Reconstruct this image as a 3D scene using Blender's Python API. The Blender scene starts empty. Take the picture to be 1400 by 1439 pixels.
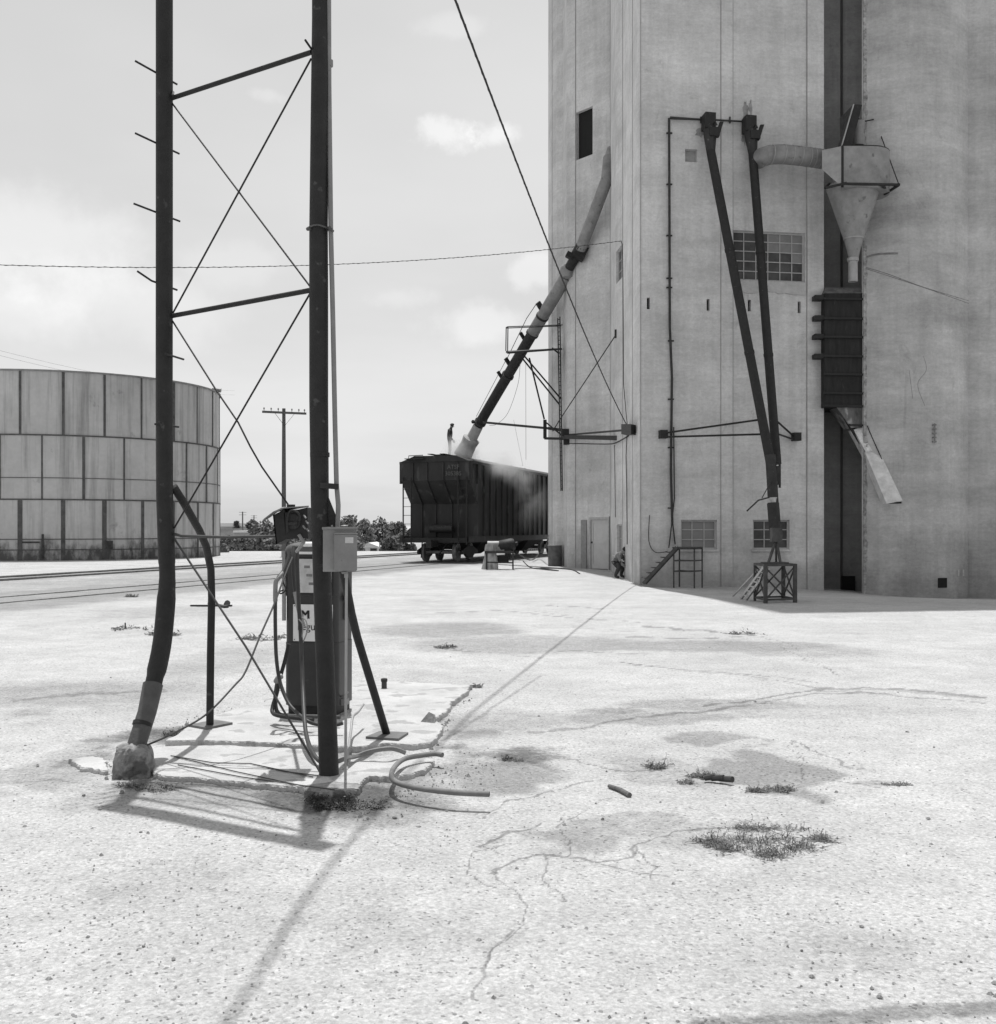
import bpy, math, random
import numpy as np
from mathutils import Vector, Matrix, noise as mn
random.seed(7); np.random.seed(7)
SC = bpy.context.scene; COL = SC.collection
F = 1500.0; CX = 700.0; HZ = 742.0; CH = 1.6      # lens in photo pixels, horizon row, eye height
def P(x, y, Y): return Vector(((x-CX)/F*Y, Y, CH-(y-HZ)/F*Y))
def sst(a, b, t):
    t = min(1, max(0, (t-a)/(b-a))); return t*t*(3-2*t)
def nsst(a, b, t):
    t = np.clip((t-a)/(b-a), 0, 1); return t*t*(3-2*t)
def terrain(X, Y):
    X = np.asarray(X, float); Y = np.asarray(Y, float)
    z = -.36*nsst(6.5, 14, X)*nsst(22, 31, Y)*(1-nsst(60, 80, Y))
    z = z-.10*nsst(2, 7, X)*nsst(24, 30, Y)*(1-nsst(60, 80, Y))
    z = z-4.6*nsst(74, 120, Y)+3.4*nsst(300, 900, Y)
    return z
def G(x, y, dz=0):
    """ground point under photo pixel (x, y)"""
    Y = CH*F/(y-HZ)
    for _ in range(6):
        z = float(terrain((x-CX)/F*Y, Y)); Y = (CH-z-dz)*F/(y-HZ)
    p = P(x, y, Y); return p

# ---------------------------------------------------------------- materials
MATS = {}
def mat(name, v, rough=.85, metal=0, var=.15, scale=4, bump=0, bscale=30, spots=None, stretch=(1,1,1), tint=(1,1,1)):
    if name in MATS: return MATS[name]
    m = bpy.data.materials.new(name); m.use_nodes = True; nt = m.node_tree; N = nt.nodes; L = nt.links
    b = N['Principled BSDF']; b.inputs['Roughness'].default_value = rough; b.inputs['Metallic'].default_value = metal
    b.inputs['Specular IOR Level'].default_value = .35
    tc = N.new('ShaderNodeTexCoord'); mp = N.new('ShaderNodeMapping'); mp.inputs['Scale'].default_value = stretch
    L.new(tc.outputs['Object'], mp.inputs['Vector'])
    n1 = N.new('ShaderNodeTexNoise'); n1.inputs['Scale'].default_value = scale; n1.inputs['Detail'].default_value = 7; n1.inputs['Roughness'].default_value = .65
    L.new(mp.outputs[0], n1.inputs['Vector'])
    r = N.new('ShaderNodeMapRange'); r.inputs['From Min'].default_value = .3; r.inputs['From Max'].default_value = .7
    r.inputs['To Min'].default_value = v*(1-var); r.inputs['To Max'].default_value = v*(1+var)
    L.new(n1.outputs[0], r.inputs['Value'])
    out = r.outputs[0]
    if spots:
        n2 = N.new('ShaderNodeTexNoise'); n2.inputs['Scale'].default_value = spots[0]; n2.inputs['Detail'].default_value = 5
        L.new(mp.outputs[0], n2.inputs['Vector'])
        r2 = N.new('ShaderNodeMapRange'); r2.inputs['From Min'].default_value = spots[1]; r2.inputs['From Max'].default_value = spots[1]+.06
        L.new(n2.outputs[0], r2.inputs['Value'])
        mx = N.new('ShaderNodeMix'); mx.data_type = 'FLOAT'; L.new(r2.outputs[0], mx.inputs[0]); L.new(out, mx.inputs[2]); mx.inputs[3].default_value = spots[2]
        out = mx.outputs[0]
    cc = N.new('ShaderNodeCombineColor')
    for i in range(3): L.new(out, cc.inputs[i])
    L.new(cc.outputs[0], b.inputs['Base Color'])
    if bump:
        n3 = N.new('ShaderNodeTexNoise'); n3.inputs['Scale'].default_value = bscale; n3.inputs['Detail'].default_value = 4
        L.new(tc.outputs['Object'], n3.inputs['Vector'])
        bp = N.new('ShaderNodeBump'); bp.inputs['Strength'].default_value = bump; bp.inputs['Distance'].default_value = .02
        L.new(n3.outputs[0], bp.inputs['Height']); L.new(bp.outputs[0], b.inputs['Normal'])
    MATS[name] = m; return m
steel = mat('dark_painted_steel', .017, .6, 0, .35, 9, .3, 60, (14, .66, .06))
steel2 = mat('weathered_dark_steel', .03, .65, 0, .4, 5, .3, 40, (9, .64, .09))
galv = mat('galvanised_steel', .33, .5, .35, .18, 5, .1, 50)
galvd = mat('dull_galvanised_steel', .24, .55, .25, .25, 3, .1, 40, (5, .64, .14))
greybox = mat('grey_enamel', .2, .45, .1, .12, 12, .1, 80, (25, .7, .1))
dulliron = mat('dull_angle_iron', .06, .7, 0, .4, 6)
black = mat('black_rubber', .02, .6, 0, .3, 20)
rubber = mat('grey_hose_rubber', .055, .65, 0, .3, 14)
greyhose = mat('dusty_hose_rubber', .17, .7, 0, .2, 14)
hole = mat('dark_interior', .012, .9)
wood = mat('weathered_wood', .12, .9, 0, .3, 6, .5, 30, stretch=(6,6,.5))
rust = mat('rusty_rail_steel', .2, .7, 0, .4, 8)
tie = mat('old_sleeper_wood', .12, .9, 0, .4, 8, .4)
white = mat('white_paint', .72, .5, 0, .06, 10)
house = mat('white_siding', .66, .7, 0, .08, 3)
roofm = mat('pale_roof', .6, .8, 0, .12, 3)
roofd = mat('grey_shingle', .25, .9, 0, .2, 3)
carmat = mat('freight_car_brown', .027, .65, 0, .4, 1.2, .2, 12, (2.2, .6, .055), (1,1,.4))
glass = mat('dusty_glass', .12, .35, 0, .35, 1.6)
glassd = mat('dark_glass', .05, .3, 0, .4, 2)
glassp = mat('painted_over_glass', .2, .5, 0, .15, 4)
frame = mat('window_frame', .4, .7, 0, .2, 10)
doorm = mat('door_paint', .5, .6, 0, .1, 3, .1, 30)
jamb = mat('dark_door_jamb', .13, .7, 0, .2, 6)
leafm = mat('foliage', .13, .8, 0, .45, .7)
leafd = mat('dark_foliage', .09, .8, 0, .4, .7)
leafp = mat('pale_brush', .19, .85, 0, .4, .9)
trunkm = mat('bark', .06, .95, 0, .3, 6)
weedm = mat('dry_weed', .15, .9, 0, .5, 30)
stonem = mat('stone', .2, .9, 0, .4, 25, .6, 60)
skin = mat('skin', .2, .6, 0, .1, 5)
cloth_d = mat('dark_work_clothes', .05, .9, 0, .3, 9)
cloth_l = mat('pale_shirt_cloth', .2, .9, 0, .15, 9)
hairm = mat('dark_hair', .02, .7, 0, .3, 40)
padm = mat('island_concrete', .45, .92, 0, .22, 2.5, .9, 45, (5, .56, .33))
lump = mat('footing_concrete', .22, .97, 0, .55, 11, 1, 30, (7, .58, .1))
sack = mat('burlap', .3, .95, 0, .55, 7, .9, 30, stretch=(1,1,.3))
signw = mat('sign_white', .7, .5, 0, .04, 6)
ink = mat('black_ink', .02, .6)
dial = mat('dial_face', .5, .4, 0, .3, 9)
drum = mat('barrel_paint', .11, .6, 0, .35, 4, .1, 30)
chutem = mat('streaked_chute_metal', .6, .55, .2, .4, 5, .2, 30, (4, .6, .1))
fade = mat('faded_white_lettering', .10, .8, 0, .3, 8)

def concrete(name, base, band=.83):
    m = bpy.data.materials.new(name); m.use_nodes = True; nt = m.node_tree; N = nt.nodes; L = nt.links
    b = N['Principled BSDF']; b.inputs['Roughness'].default_value = .92; b.inputs['Specular IOR Level'].default_value = .2
    g = N.new('ShaderNodeNewGeometry')
    def nz(sc, det, st, rough=.6, dist=0):
        mp = N.new('ShaderNodeMapping'); mp.inputs['Scale'].default_value = st; L.new(g.outputs['Position'], mp.inputs['Vector'])
        n = N.new('ShaderNodeTexNoise'); n.inputs['Scale'].default_value = sc; n.inputs['Detail'].default_value = det
        n.inputs['Roughness'].default_value = rough; n.inputs['Distortion'].default_value = dist
        L.new(mp.outputs[0], n.inputs['Vector']); return n.outputs[0]
    def mr(s, a, c, lo, hi, clamp=True):
        r = N.new('ShaderNodeMapRange'); r.inputs['From Min'].default_value = a; r.inputs['From Max'].default_value = c
        r.inputs['To Min'].default_value = lo; r.inputs['To Max'].default_value = hi; L.new(s, r.inputs['Value']); return r.outputs[0]
    def mul(a, c):
        k = N.new('ShaderNodeMath'); k.operation = 'MULTIPLY'; L.new(a, k.inputs[0])
        if isinstance(c, float): k.inputs[1].default_value = c
        else: L.new(c, k.inputs[1])
        return k.outputs[0]
    v = mr(nz(.5, 8, (1,1,.7), .7), .3, .7, .78, 1.17)                       # large mottling
    v = mul(v, mr(nz(1.0, 5, (3.5,3.5,.1), .75), .3, .72, .91, 1.06))         # vertical runs
    v = mul(v, mr(nz(1.0, 6, (.22,.22,.85), .7), .33, .67, band, 1.10)); v = mul(v, mr(nz(1.0, 5, (.9,.9,7), .75), .35, .68, 1.03, .93))        # slip-form lifts
    v = mul(v, mr(nz(9, 8, (1,1,1.6), .85), .3, .7, .80, 1.16))             # grain
    v = mul(v, mr(nz(1.1, 6, (1,1,.5), .75, 1.5), .60, .70, 1.0, .80))    # damp blotches
    v = mul(v, mr(nz(2.4, 4, (.8,.8,.06), .7), .62, .72, 1.0, .80))     # dark drips
    # splash dirt low on the wall, ragged
    sx = N.new('ShaderNodeSeparateXYZ'); L.new(g.outputs['Position'], sx.inputs[0])
    add = N.new('ShaderNodeMath'); add.operation = 'ADD'; L.new(sx.outputs[2], add.inputs[0])
    L.new(mr(nz(.9, 5, (1,1,.6)), .25, .75, -1.1, 1.1), add.inputs[1])
    v = mul(v, mr(add.outputs[0], .1, 1.3, .68, 1.0))
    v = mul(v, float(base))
    cc = N.new('ShaderNodeCombineColor')
    for i in range(3): L.new(v, cc.inputs[i])
    L.new(cc.outputs[0], b.inputs['Base Color'])
    bp = N.new('ShaderNodeBump'); bp.inputs['Strength'].default_value = .5; bp.inputs['Distance'].default_value = .03
    L.new(nz(5, 8, (1,1,1), .7), bp.inputs['Height']); L.new(bp.outputs[0], b.inputs['Normal'])
    return m
conc = concrete('elevator_concrete', .60)
conc2 = concrete('silo_concrete', .52, .72)
conc3 = concrete('recess_shade_concrete', .36)  # same concrete with the recess's shade put into a darker base
groove = mat('joint_groove', .32, .95, 0, .2, 3)  # darker tone of the thin form joints
patchm = mat('patched_concrete', .27, .95, 0, .35, 6, .8, 18)

# ---------------------------------------------------------------- mesh builder
class MB:
    def __init__(s): s.v = []; s.f = []
    def add(s, vs, fs):
        k = len(s.v); s.v += [Vector(q) for q in vs]; s.f += [tuple(i+k for i in f) for f in fs]; return s
    def box(s, c, sz, R=None):
        c = Vector(c); hx, hy, hz = (q/2 for q in sz)
        vs = [Vector((x, y, z)) for x in (-hx, hx) for y in (-hy, hy) for z in (-hz, hz)]
        if R is not None: vs = [R @ q for q in vs]
        return s.add([c+q for q in vs], [(0,1,3,2),(4,6,7,5),(0,4,5,1),(2,3,7,6),(0,2,6,4),(1,5,7,3)])
    def beam(s, a, b, w, h=None, up=(0,0,1)):
        a, b = Vector(a), Vector(b); h = h or w; d = (b-a).normalized(); u = Vector(up)
        if abs(d.dot(u)) > .97: u = Vector((0,1,0))
        x = d.cross(u).normalized(); z = x.cross(d)
        vs = [p+x*sx*w/2+z*sz*h/2 for p in (a, b) for sx, sz in ((-1,-1),(1,-1),(1,1),(-1,1))]
        return s.add(vs, [(0,1,2,3)[::-1],(4,5,6,7),(0,1,5,4),(1,2,6,5),(2,3,7,6),(3,0,4,7)])
    def tube(s, pts, r, n=12, cap=True):
        pts = [Vector(p) for p in pts]; m = len(pts); rs = r if hasattr(r, '__len__') else [r]*m
        T = []
        for i in range(m):
            t = pts[min(i+1, m-1)]-pts[max(i-1, 0)]; T.append(t.normalized())
        u = Vector((0,0,1)) if abs(T[0].z) < .9 else Vector((0,1,0))
        x = T[0].cross(u).normalized(); vs = []; 
        for i in range(m):
            x = (x-T[i]*x.dot(T[i])).normalized(); y = T[i].cross(x)
            for k in range(n):
                a = 2*math.pi*k/n; vs.append(pts[i]+(x*math.cos(a)+y*math.sin(a))*rs[i])
        fs = [(i*n+k, i*n+(k+1)%n, (i+1)*n+(k+1)%n, (i+1)*n+k) for i in range(m-1) for k in range(n)]
        if cap: fs += [tuple(range(n))[::-1], tuple((m-1)*n+k for k in range(n))]
        return s.add(vs, fs)
    def lathe(s, prof, c=(0,0,0), n=24, R=None):
        c = Vector(c); vs = []
        for r, z in prof:
            for k in range(n):
                a = 2*math.pi*k/n; q = Vector((r*math.cos(a), r*math.sin(a), z)); vs.append(c+(R @ q if R is not None else q))
        m = len(prof)
        fs = [(i*n+k, i*n+(k+1)%n, (i+1)*n+(k+1)%n, (i+1)*n+k) for i in range(m-1) for k in range(n)]
        fs += [tuple(range(n))[::-1], tuple((m-1)*n+k for k in range(n))]
        return s.add(vs, fs)
    def prism(s, poly, vec):
        """poly: list of points, extruded by vec"""
        poly = [Vector(p) for p in poly]; vec = Vector(vec); n = len(poly)
        return s.add(poly+[p+vec for p in poly], [tuple(range(n)), tuple(range(2*n-1, n-1, -1))]+[(i, i+n, (i+1)%n+n, (i+1)%n) for i in range(n)])
    def build(s, name, m, parent=None, smooth=False, local=False, bevel=0, each=False):
        if each:                     # every separate piece becomes a part of its own
            par = list(range(len(s.v)))
            def find(a):
                while par[a] != a: par[a] = par[par[a]]; a = par[a]
                return a
            for f in s.f:
                for q in f[1:]: par[find(q)] = find(f[0])
            gr = {}
            for f in s.f: gr.setdefault(find(f[0]), []).append(f)
            out = []
            for fs in gr.values():
                ids = sorted({i for f in fs for i in f}); mp = {i: k for k, i in enumerate(ids)}; b = MB(); b.v = [s.v[i] for i in ids]; b.f = [tuple(mp[i] for i in f) for f in fs]
                out.append(b.build(name, m, parent, smooth, local, bevel))
            return out
        me = bpy.data.meshes.new(name)
        off = Vector((0,0,0))
        if parent is not None and not local: off = parent.location if parent.parent is None else (parent.location+parent.parent.location)
        me.from_pydata([v-off for v in s.v], [], s.f); me.update()
        ms = m if isinstance(m, (list, tuple)) else [m]
        for q in ms: me.materials.append(q)
        import bmesh
        bm = bmesh.new(); bm.from_mesh(me); bmesh.ops.recalc_face_normals(bm, faces=bm.faces)
        if bevel: bmesh.ops.bevel(bm, geom=[e for e in bm.edges if e.is_manifold and e.calc_face_angle(0) > .6], offset=bevel, segments=2, affect='EDGES', profile=.6)
        bm.to_mesh(me); bm.free()
        if smooth:
            for p in me.polygons: p.use_smooth = True
            try: me.set_sharp_from_angle(angle=math.radians(38))
            except Exception: pass
        o = bpy.data.objects.new(name, me); COL.objects.link(o)
        if parent is not None: o.parent = parent
        return o
def tag(o, label, cat, group=None, kind=None):
    o['label'] = label; o['category'] = cat
    if group: o['group'] = group
    if kind: o['kind'] = kind
    return o
def thing(name, label, cat, loc=(0,0,0), rz=0, group=None):
    o = bpy.data.objects.new(name, None); COL.objects.link(o); o.empty_display_size = .2
    o.location = loc; o.rotation_euler = (0,0,rz); return tag(o, label, cat, group)
def struct(o): o['kind'] = 'structure'; return o
def spline(pts, k=6):
    pts = [Vector(p) for p in pts]; out = []
    for i in range(len(pts)-1):
        p0 = pts[max(i-1,0)]; p1 = pts[i]; p2 = pts[i+1]; p3 = pts[min(i+2, len(pts)-1)]
        for j in range(k):
            t = j/k
            out.append(.5*((2*p1)+(p2-p0)*t+(2*p0-5*p1+4*p2-p3)*t*t+(3*p1-p0-3*p2+p3)*t**3))
    out.append(pts[-1]); return out
def text_mb(txt, size, extr=.002, bold=0):
    cu = bpy.data.curves.new('t', 'FONT'); cu.body = txt; cu.size = size; cu.extrude = extr; cu.align_x = 'CENTER'; cu.offset = bold; cu.resolution_u = 3
    ob = bpy.data.objects.new('t', cu); COL.objects.link(ob)
    dg = bpy.context.evaluated_depsgraph_get(); me = bpy.data.meshes.new_from_object(ob.evaluated_get(dg))
    mb = MB(); mb.v = [v.co.copy() for v in me.vertices]; mb.f = [tuple(p.vertices) for p in me.polygons]
    bpy.data.objects.remove(ob); bpy.data.meshes.remove(me); bpy.data.curves.remove(cu); return mb
def place(mb, M):
    mb.v = [M @ v for v in mb.v]; return mb
def copy_tree(o, parent=None):
    c = o.copy(); COL.objects.link(c); c.parent = parent
    for ch in list(o.children): copy_tree(ch, c)
    return c
# ================================================================ camera, light, sky
cam = bpy.data.cameras.new('Camera'); co = bpy.data.objects.new('Camera', cam); COL.objects.link(co); SC.camera = co
cam.sensor_fit = 'HORIZONTAL'; cam.sensor_width = 36; cam.lens = 36*F/1400; cam.shift_y = (HZ-719.5)/1400
cam.clip_start = .1; cam.clip_end = 30000
co.location = (0,0,CH); co.rotation_euler = (math.radians(90),0,0)
SHX, SHY = .03, -.25                                    # shadow offset per metre of height
sd = Vector((-SHX, -SHY, 1)).normalized()               # towards the sun
el = math.asin(sd.z); az = math.atan2(sd.x, sd.y)
sl = bpy.data.lights.new('Sun', 'SUN'); sl.energy = 3.6; sl.angle = math.radians(.53); sl.color = (1, .997, .99)
so = bpy.data.objects.new('Sun', sl); COL.objects.link(so); so.rotation_euler = (-sd).to_track_quat('-Z', 'Y').to_euler()
W = bpy.data.worlds.new('World'); SC.world = W; W.use_nodes = True; N = W.node_tree.nodes; L = W.node_tree.links
bg = N['Background']; bg.inputs['Strength'].default_value = .15
sk = N.new('ShaderNodeTexSky'); sk.sky_type = 'NISHITA'; sk.sun_disc = False; sk.sun_elevation = el; sk.sun_rotation = az
sk.dust_density = 3.5; sk.altitude = 300
bw = N.new('ShaderNodeRGBToBW'); L.new(sk.outputs[0], bw.inputs[0])
def wm(op, a, b=None):
    k = N.new('ShaderNodeMath'); k.operation = op
    for i, q in enumerate((a, b)):
        if q is None: continue
        if isinstance(q, (int, float)): k.inputs[i].default_value = q
        else: L.new(q, k.inputs[i])
    return k.outputs[0]
SKYV = 4.1
base = wm('MULTIPLY', wm('POWER', bw.outputs[0], .30), SKYV*.575)
tc = N.new('ShaderNodeTexCoord'); sp = N.new('ShaderNodeSeparateXYZ'); L.new(tc.outputs['Generated'], sp.inputs[0])
# clouds projected on a flat high layer
hh = wm('ADD', wm('MAXIMUM', sp.outputs[2], 0), .11)
cb = N.new('ShaderNodeCombineXYZ'); L.new(wm('DIVIDE', sp.outputs[0], hh), cb.inputs[0]); L.new(wm('DIVIDE', sp.outputs[1], hh), cb.inputs[1]); cb.inputs[2].default_value = 3.3
def cl(sc, det, a, b, off):
    mp = N.new('ShaderNodeMapping'); mp.inputs['Location'].default_value = off; L.new(cb.outputs[0], mp.inputs['Vector'])
    n = N.new('ShaderNodeTexNoise'); n.inputs['Scale'].default_value = sc; n.inputs['Detail'].default_value = det; n.inputs['Roughness'].default_value = .55
    L.new(mp.outputs[0], n.inputs['Vector']); r = N.new('ShaderNodeMapRange'); r.interpolation_type = 'SMOOTHSTEP'
    r.inputs['From Min'].default_value = a; r.inputs['From Max'].default_value = b; L.new(n.outputs[0], r.inputs['Value']); return r.outputs[0]
veil = cl(.5, 5, .38, .72, (1.3, .4, 0)); puff = cl(1.5, 9, .55, .70, (5.2, 2.1, 0))
def puffs(x, y, w, h, s, sc=9.0):
    # one cloud bank in its own direction of the sky, broken up by noise
    d = Vector(((x-CX)/F, 1, (HZ-y)/F)).normalized(); mp = N.new('ShaderNodeMapping'); mp.vector_type = 'TEXTURE'; mp.inputs['Location'].default_value = d
    mp.inputs['Scale'].default_value = (w/F, w/F, h/F); L.new(tc.outputs['Generated'], mp.inputs['Vector'])
    ln = N.new('ShaderNodeVectorMath'); ln.operation = 'LENGTH'; L.new(mp.outputs[0], ln.inputs[0])
    n = N.new('ShaderNodeTexNoise'); n.inputs['Scale'].default_value = sc; n.inputs['Detail'].default_value = 8; n.inputs['Roughness'].default_value = .62; L.new(tc.outputs['Generated'], n.inputs['Vector'])
    r = N.new('ShaderNodeMapRange'); r.interpolation_type = 'SMOOTHSTEP'; r.inputs['From Min'].default_value = 1.15; r.inputs['From Max'].default_value = .25; r.inputs['To Max'].default_value = s*.65
    L.new(wm('ADD', ln.outputs['Value'], wm('MULTIPLY', wm('SUBTRACT', n.outputs[0], .5), 2.6)), r.inputs['Value']); return r.outputs[0]
mk = wm('MULTIPLY', veil, .30)
for q in ((622,187,46,22,.85,30),(700,188,38,17,.8,30),(378,134,26,10,.35,30),(752,380,40,28,.7,22),(680,452,90,34,.75,16),(60,330,170,90,.7,8),(170,420,200,60,.5,8),(640,36,60,14,.3,20),(560,420,60,16,.35,18),(30,440,120,40,.6,9),(330,370,120,30,.3,12)):
    mk = wm('ADD', mk, puffs(*q))
mk = wm('MINIMUM', mk, 1.0)
hz_ = wm('POWER', wm('SUBTRACT', 1.0, wm('MAXIMUM', sp.outputs[2], 0)), 5.0); base = wm('ADD', base, wm('MULTIPLY', hz_, SKYV*.17))
mx = N.new('ShaderNodeMix'); mx.data_type = 'FLOAT'; L.new(mk, mx.inputs[0]); L.new(base, mx.inputs[2]); mx.inputs[3].default_value = SKYV*1.26
# smooth haze brightening towards the horizon
cc = N.new('ShaderNodeCombineColor')
for i in range(3): L.new(mx.outputs[0], cc.inputs[i])
L.new(cc.outputs[0], bg.inputs['Color'])
SC.view_settings.view_transform = 'Standard'; SC.view_settings.look = 'None'; SC.view_settings.gamma = 1
SC.view_settings.exposure = .34; SC.view_settings.use_curve_mapping = False
SC.cycles.max_bounces = 6; SC.cycles.volume_bounces = 1; SC.cycles.use_denoising = True

# ================================================================ ground
def ground():
    us = np.concatenate([[-60,-25,-12,-6,-3.5,-2.2,-1.5,-1.1,-.85], np.arange(-.60, .60, .0015), [.7,.85,1.1,1.5,2.2,3.5,6,12,25,60]])
    ys = np.concatenate([np.arange(1480, 752, -1.7), np.array([750,748,746.5,745,744.2,743.6,743.2,742.8,742.5,742.3,742.18])])
    Ys = np.concatenate([[-60,-20,-6,-1,1.2,2.2], CH*F/(ys-HZ)])
    UU, YY = np.meshgrid(us, Ys); XX = UU*(np.maximum(YY, 1.2)+1.0)
    ZZ = terrain(XX, YY)
    XX2 = XX.copy()
    # photo pixel of every point (to lay out cracks and patches measured on the ground)
    Yc = np.maximum(YY, 2.0); px = XX/Yc*F+CX; py = HZ+CH*F/Yc
    def seg(p, q, pts=None):
        # distance on the ground plane between points and a segment given in photo pixels
        a = G(*p); b = G(*q); ax, ay, bx, by = a.x, a.y, b.x, b.y
        dx, dy = bx-ax, by-ay; t = np.clip(((XX-ax)*dx+(YY-ay)*dy)/(dx*dx+dy*dy+1e-9), 0, 1)
        return np.hypot(XX-ax-t*dx, YY-ay-t*dy)
    flat = np.stack([XX.ravel(), YY.ravel()], 1)
    def fbm(X, Y, s, seed):
        o = np.zeros_like(X); amp = 1; 
        for k in range(4):
            # cheap value noise
            u = X*s+seed*17.3; v = Y*s+seed*5.1; iu = np.floor(u); iv = np.floor(v); fu = u-iu; fv = v-iv
            fu = fu*fu*(3-2*fu); fv = fv*fv*(3-2*fv)
            def h(a, b): 
                t = np.sin(a*127.1+b*311.7+seed*7.7)*43758.5453; return t-np.floor(t)
            o += amp*((h(iu,iv)*(1-fu)+h(iu+1,iv)*fu)*(1-fv)+(h(iu,iv+1)*(1-fu)+h(iu+1,iv+1)*fu)*fv-.5); amp *= .5; s *= 2.1
        return o
    w = fbm(XX, YY, 1.3, 1)*.5; w2 = fbm(XX, YY, 5, 2)*.16; w3 = fbm(XX, YY, 2.2, 4)+.12*fbm(XX, YY, 14, 6); w4 = fbm(XX, YY, 2.4, 8)+.12*fbm(XX, YY, 15, 9)
    near = (YY > 1) & (YY < 60)
    crack = np.zeros_like(XX); patch = np.zeros_like(XX); soil_and_shadow = np.zeros_like(XX)
    def line(pts, wid, strength=1, jit=.12, target='crack'):
        nonlocal crack, patch, soil_and_shadow
        for p, q in zip(pts[:-1], pts[1:]):
            # distance across the ground, foreshortened, so that a crack never thins below the mesh
            dx, dy = q[0]-p[0], q[1]-p[1]; near_ = np.clip(6/np.maximum(YY, 3), .15, 1.6); qx = px+jit*w3*26*near_; qy = py+jit*w4*13*near_
            t = np.clip(((qx-p[0])*dx+(qy-p[1])*dy)/(dx*dx+dy*dy+1e-9), 0, 1); d = np.hypot(qx-p[0]-t*dx, (qy-p[1]-t*dy)*1.15)
            ww = (wid/.004*.45+.95)*np.clip(near_*1.2, .55, 1.5)
            m = strength*(1-nsst(.3, 1.0, d/ww))*(YY > 2)
            if target == 'crack': crack = np.maximum(crack, m)
            else: soil_and_shadow = np.maximum(soil_and_shadow, m)
    def blob(x, y, rx, ry, strength=1, soft=.25, tgt='patch', rag=1):
        nonlocal patch, soil_and_shadow
        c = G(x, y); sx = rx/F*c.y; y2 = G(x, y+ry).y; sy = max(.05, abs(c.y-y2))
        d = np.sqrt(((XX-c.x)/sx)**2+((YY-c.y)/sy)**2)+rag*(w/max(sx, .3)*.9+w2/max(sx, .3)*.8)
        m = strength*(1-nsst(1-soft, 1+soft, d))
        if tgt == 'patch': patch = np.maximum(patch, m)
        else: soil_and_shadow = np.maximum(soil_and_shadow, m)
    # cable shadow painted in as a dark line, then the short island joint
    line([(760,950),(700,990),(640,1030),(600,1052)], .035, .4, .3, 'soil_and_shadow')
    line([(665,966),(612,1020)], .03, .5, .2, 'soil_and_shadow')
    # cracks
    line([(1388,980),(1250,968),(1150,967),(1050,985),(990,993)], .010, .9, .5)
    line([(1150,967),(1050,950),(960,942),(890,934)], .008, .6, .5)
    line([(1388,981),(1250,970),(1150,970)], .02, .5, .5)
    line([(702,1228),(725,1212),(760,1200),(785,1208),(830,1210)], .008, 1, .9)
    line([(702,1228),(720,1245),(735,1275),(705,1310),(680,1355)], .007, .75, 1.2)
    line([(705,1310),(665,1380),(655,1404)], .018, .5, .8, 'soil_and_shadow')
    line([(720,1200),(690,1180),(720,1165),(770,1150)], .005, .8, 1.2)
    line([(830,1210),(900,1195),(950,1170),(1010,1165)], .005, .8, 1.2)
    line([(800,1070),(880,1085),(935,1080)], 0.005, .82, 1.2)
    line([(1110,1040),(1160,1060),(1220,1075)], 0.005, .82, 1.2)
    line([(1120,1080),(1180,1100),(1240,1112)], 0.005, .82, 1.2)
    line([(1130,1050),(1150,1080),(1190,1095)], 0.004, .82, 1.6)
    line([(600,905),(640,912),(760,925)], .006, .5, .8)
    line([(900,880),(1060,892)], .01, .7, .8); line([(740,878),(900,887)], .006, .5, .8)
    line([(870,930),(925,938)], .008, .8, .4); line([(760,850),(850,856)], .006, .6, .4)
    line([(750,860),(800,865)], .006, .5, .4); line([(1090,905),(1180,948)], .012, .45, 1, 'soil_and_shadow')
    line([(130,880),(230,897),(400,900)], .006, .5, .8); line([(40,880),(160,893)], .006, .4, .8)
    # worn, sandy strips and dark gravel patches
    blob(1060,1062,62,34,.72); blob(1010,1040,55,16,.55); blob(820,1180,90,28,.55); blob(900,1160,70,18,.4)
    blob(690,1085,70,42,.65,.4); blob(650,1060,60,40,.6,.4); blob(900,1010,130,10,.5); blob(1010,990,140,8,.45)
    blob(1000,908,180,9,.5); blob(740,905,170,14,.45); blob(1130,915,110,8,.35); blob(620,885,110,12,.45)
    blob(560,1120,80,35,.6,.5); blob(300,1118,170,22,.55,.5); blob(120,1070,60,35,.45,.5); blob(110,975,170,22,.42,.5)
    blob(300,930,60,30,.35,.5); blob(240,860,120,10,.3); blob(930,1080,50,20,.35); blob(1150,1000,260,10,.25)
    blob(40,1000,60,15,.5,.5); blob(700,1010,120,16,.35,.4); blob(1240,1100,40,3,.4); blob(940,1170,60,12,.3)
    blob(1500,1500,60,10,.1,.12,'soil_and_shadow',.25)
    blob(275,1102,110,9,.75,.4,'soil_and_shadow'); blob(500,1125,60,16,.75,.4,'soil_and_shadow'); blob(640,1050,40,14,.6,.4,'soil_and_shadow'); blob(440,1120,80,12,.7,.4,'soil_and_shadow')
    blob(270,1035,110,14,.7,.4,'soil_and_shadow'); blob(480,1055,100,12,.6,.4,'soil_and_shadow'); blob(150,1060,40,16,.5,.4,'soil_and_shadow'); blob(724,1066,14,7,.6,.3,'soil_and_shadow')
    line([(1388,990),(1250,975),(1150,972),(1050,992),(990,1000),(900,1008),(820,1022),(740,1030)], .02, .55, .7, 'soil_and_shadow')
    line([(1150,960),(1050,948),(950,940),(880,932)], .012, .5, .6, 'soil_and_shadow'); line([(880,895),(1000,898),(1060,893)], .010, .8, .3)
    line([(610,862),(700,858),(800,868),(900,875)], .012, .5, .5, 'soil_and_shadow'); line([(600,905),(640,915),(700,918),(800,915),(900,920)], .008, .6, .5)
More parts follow.
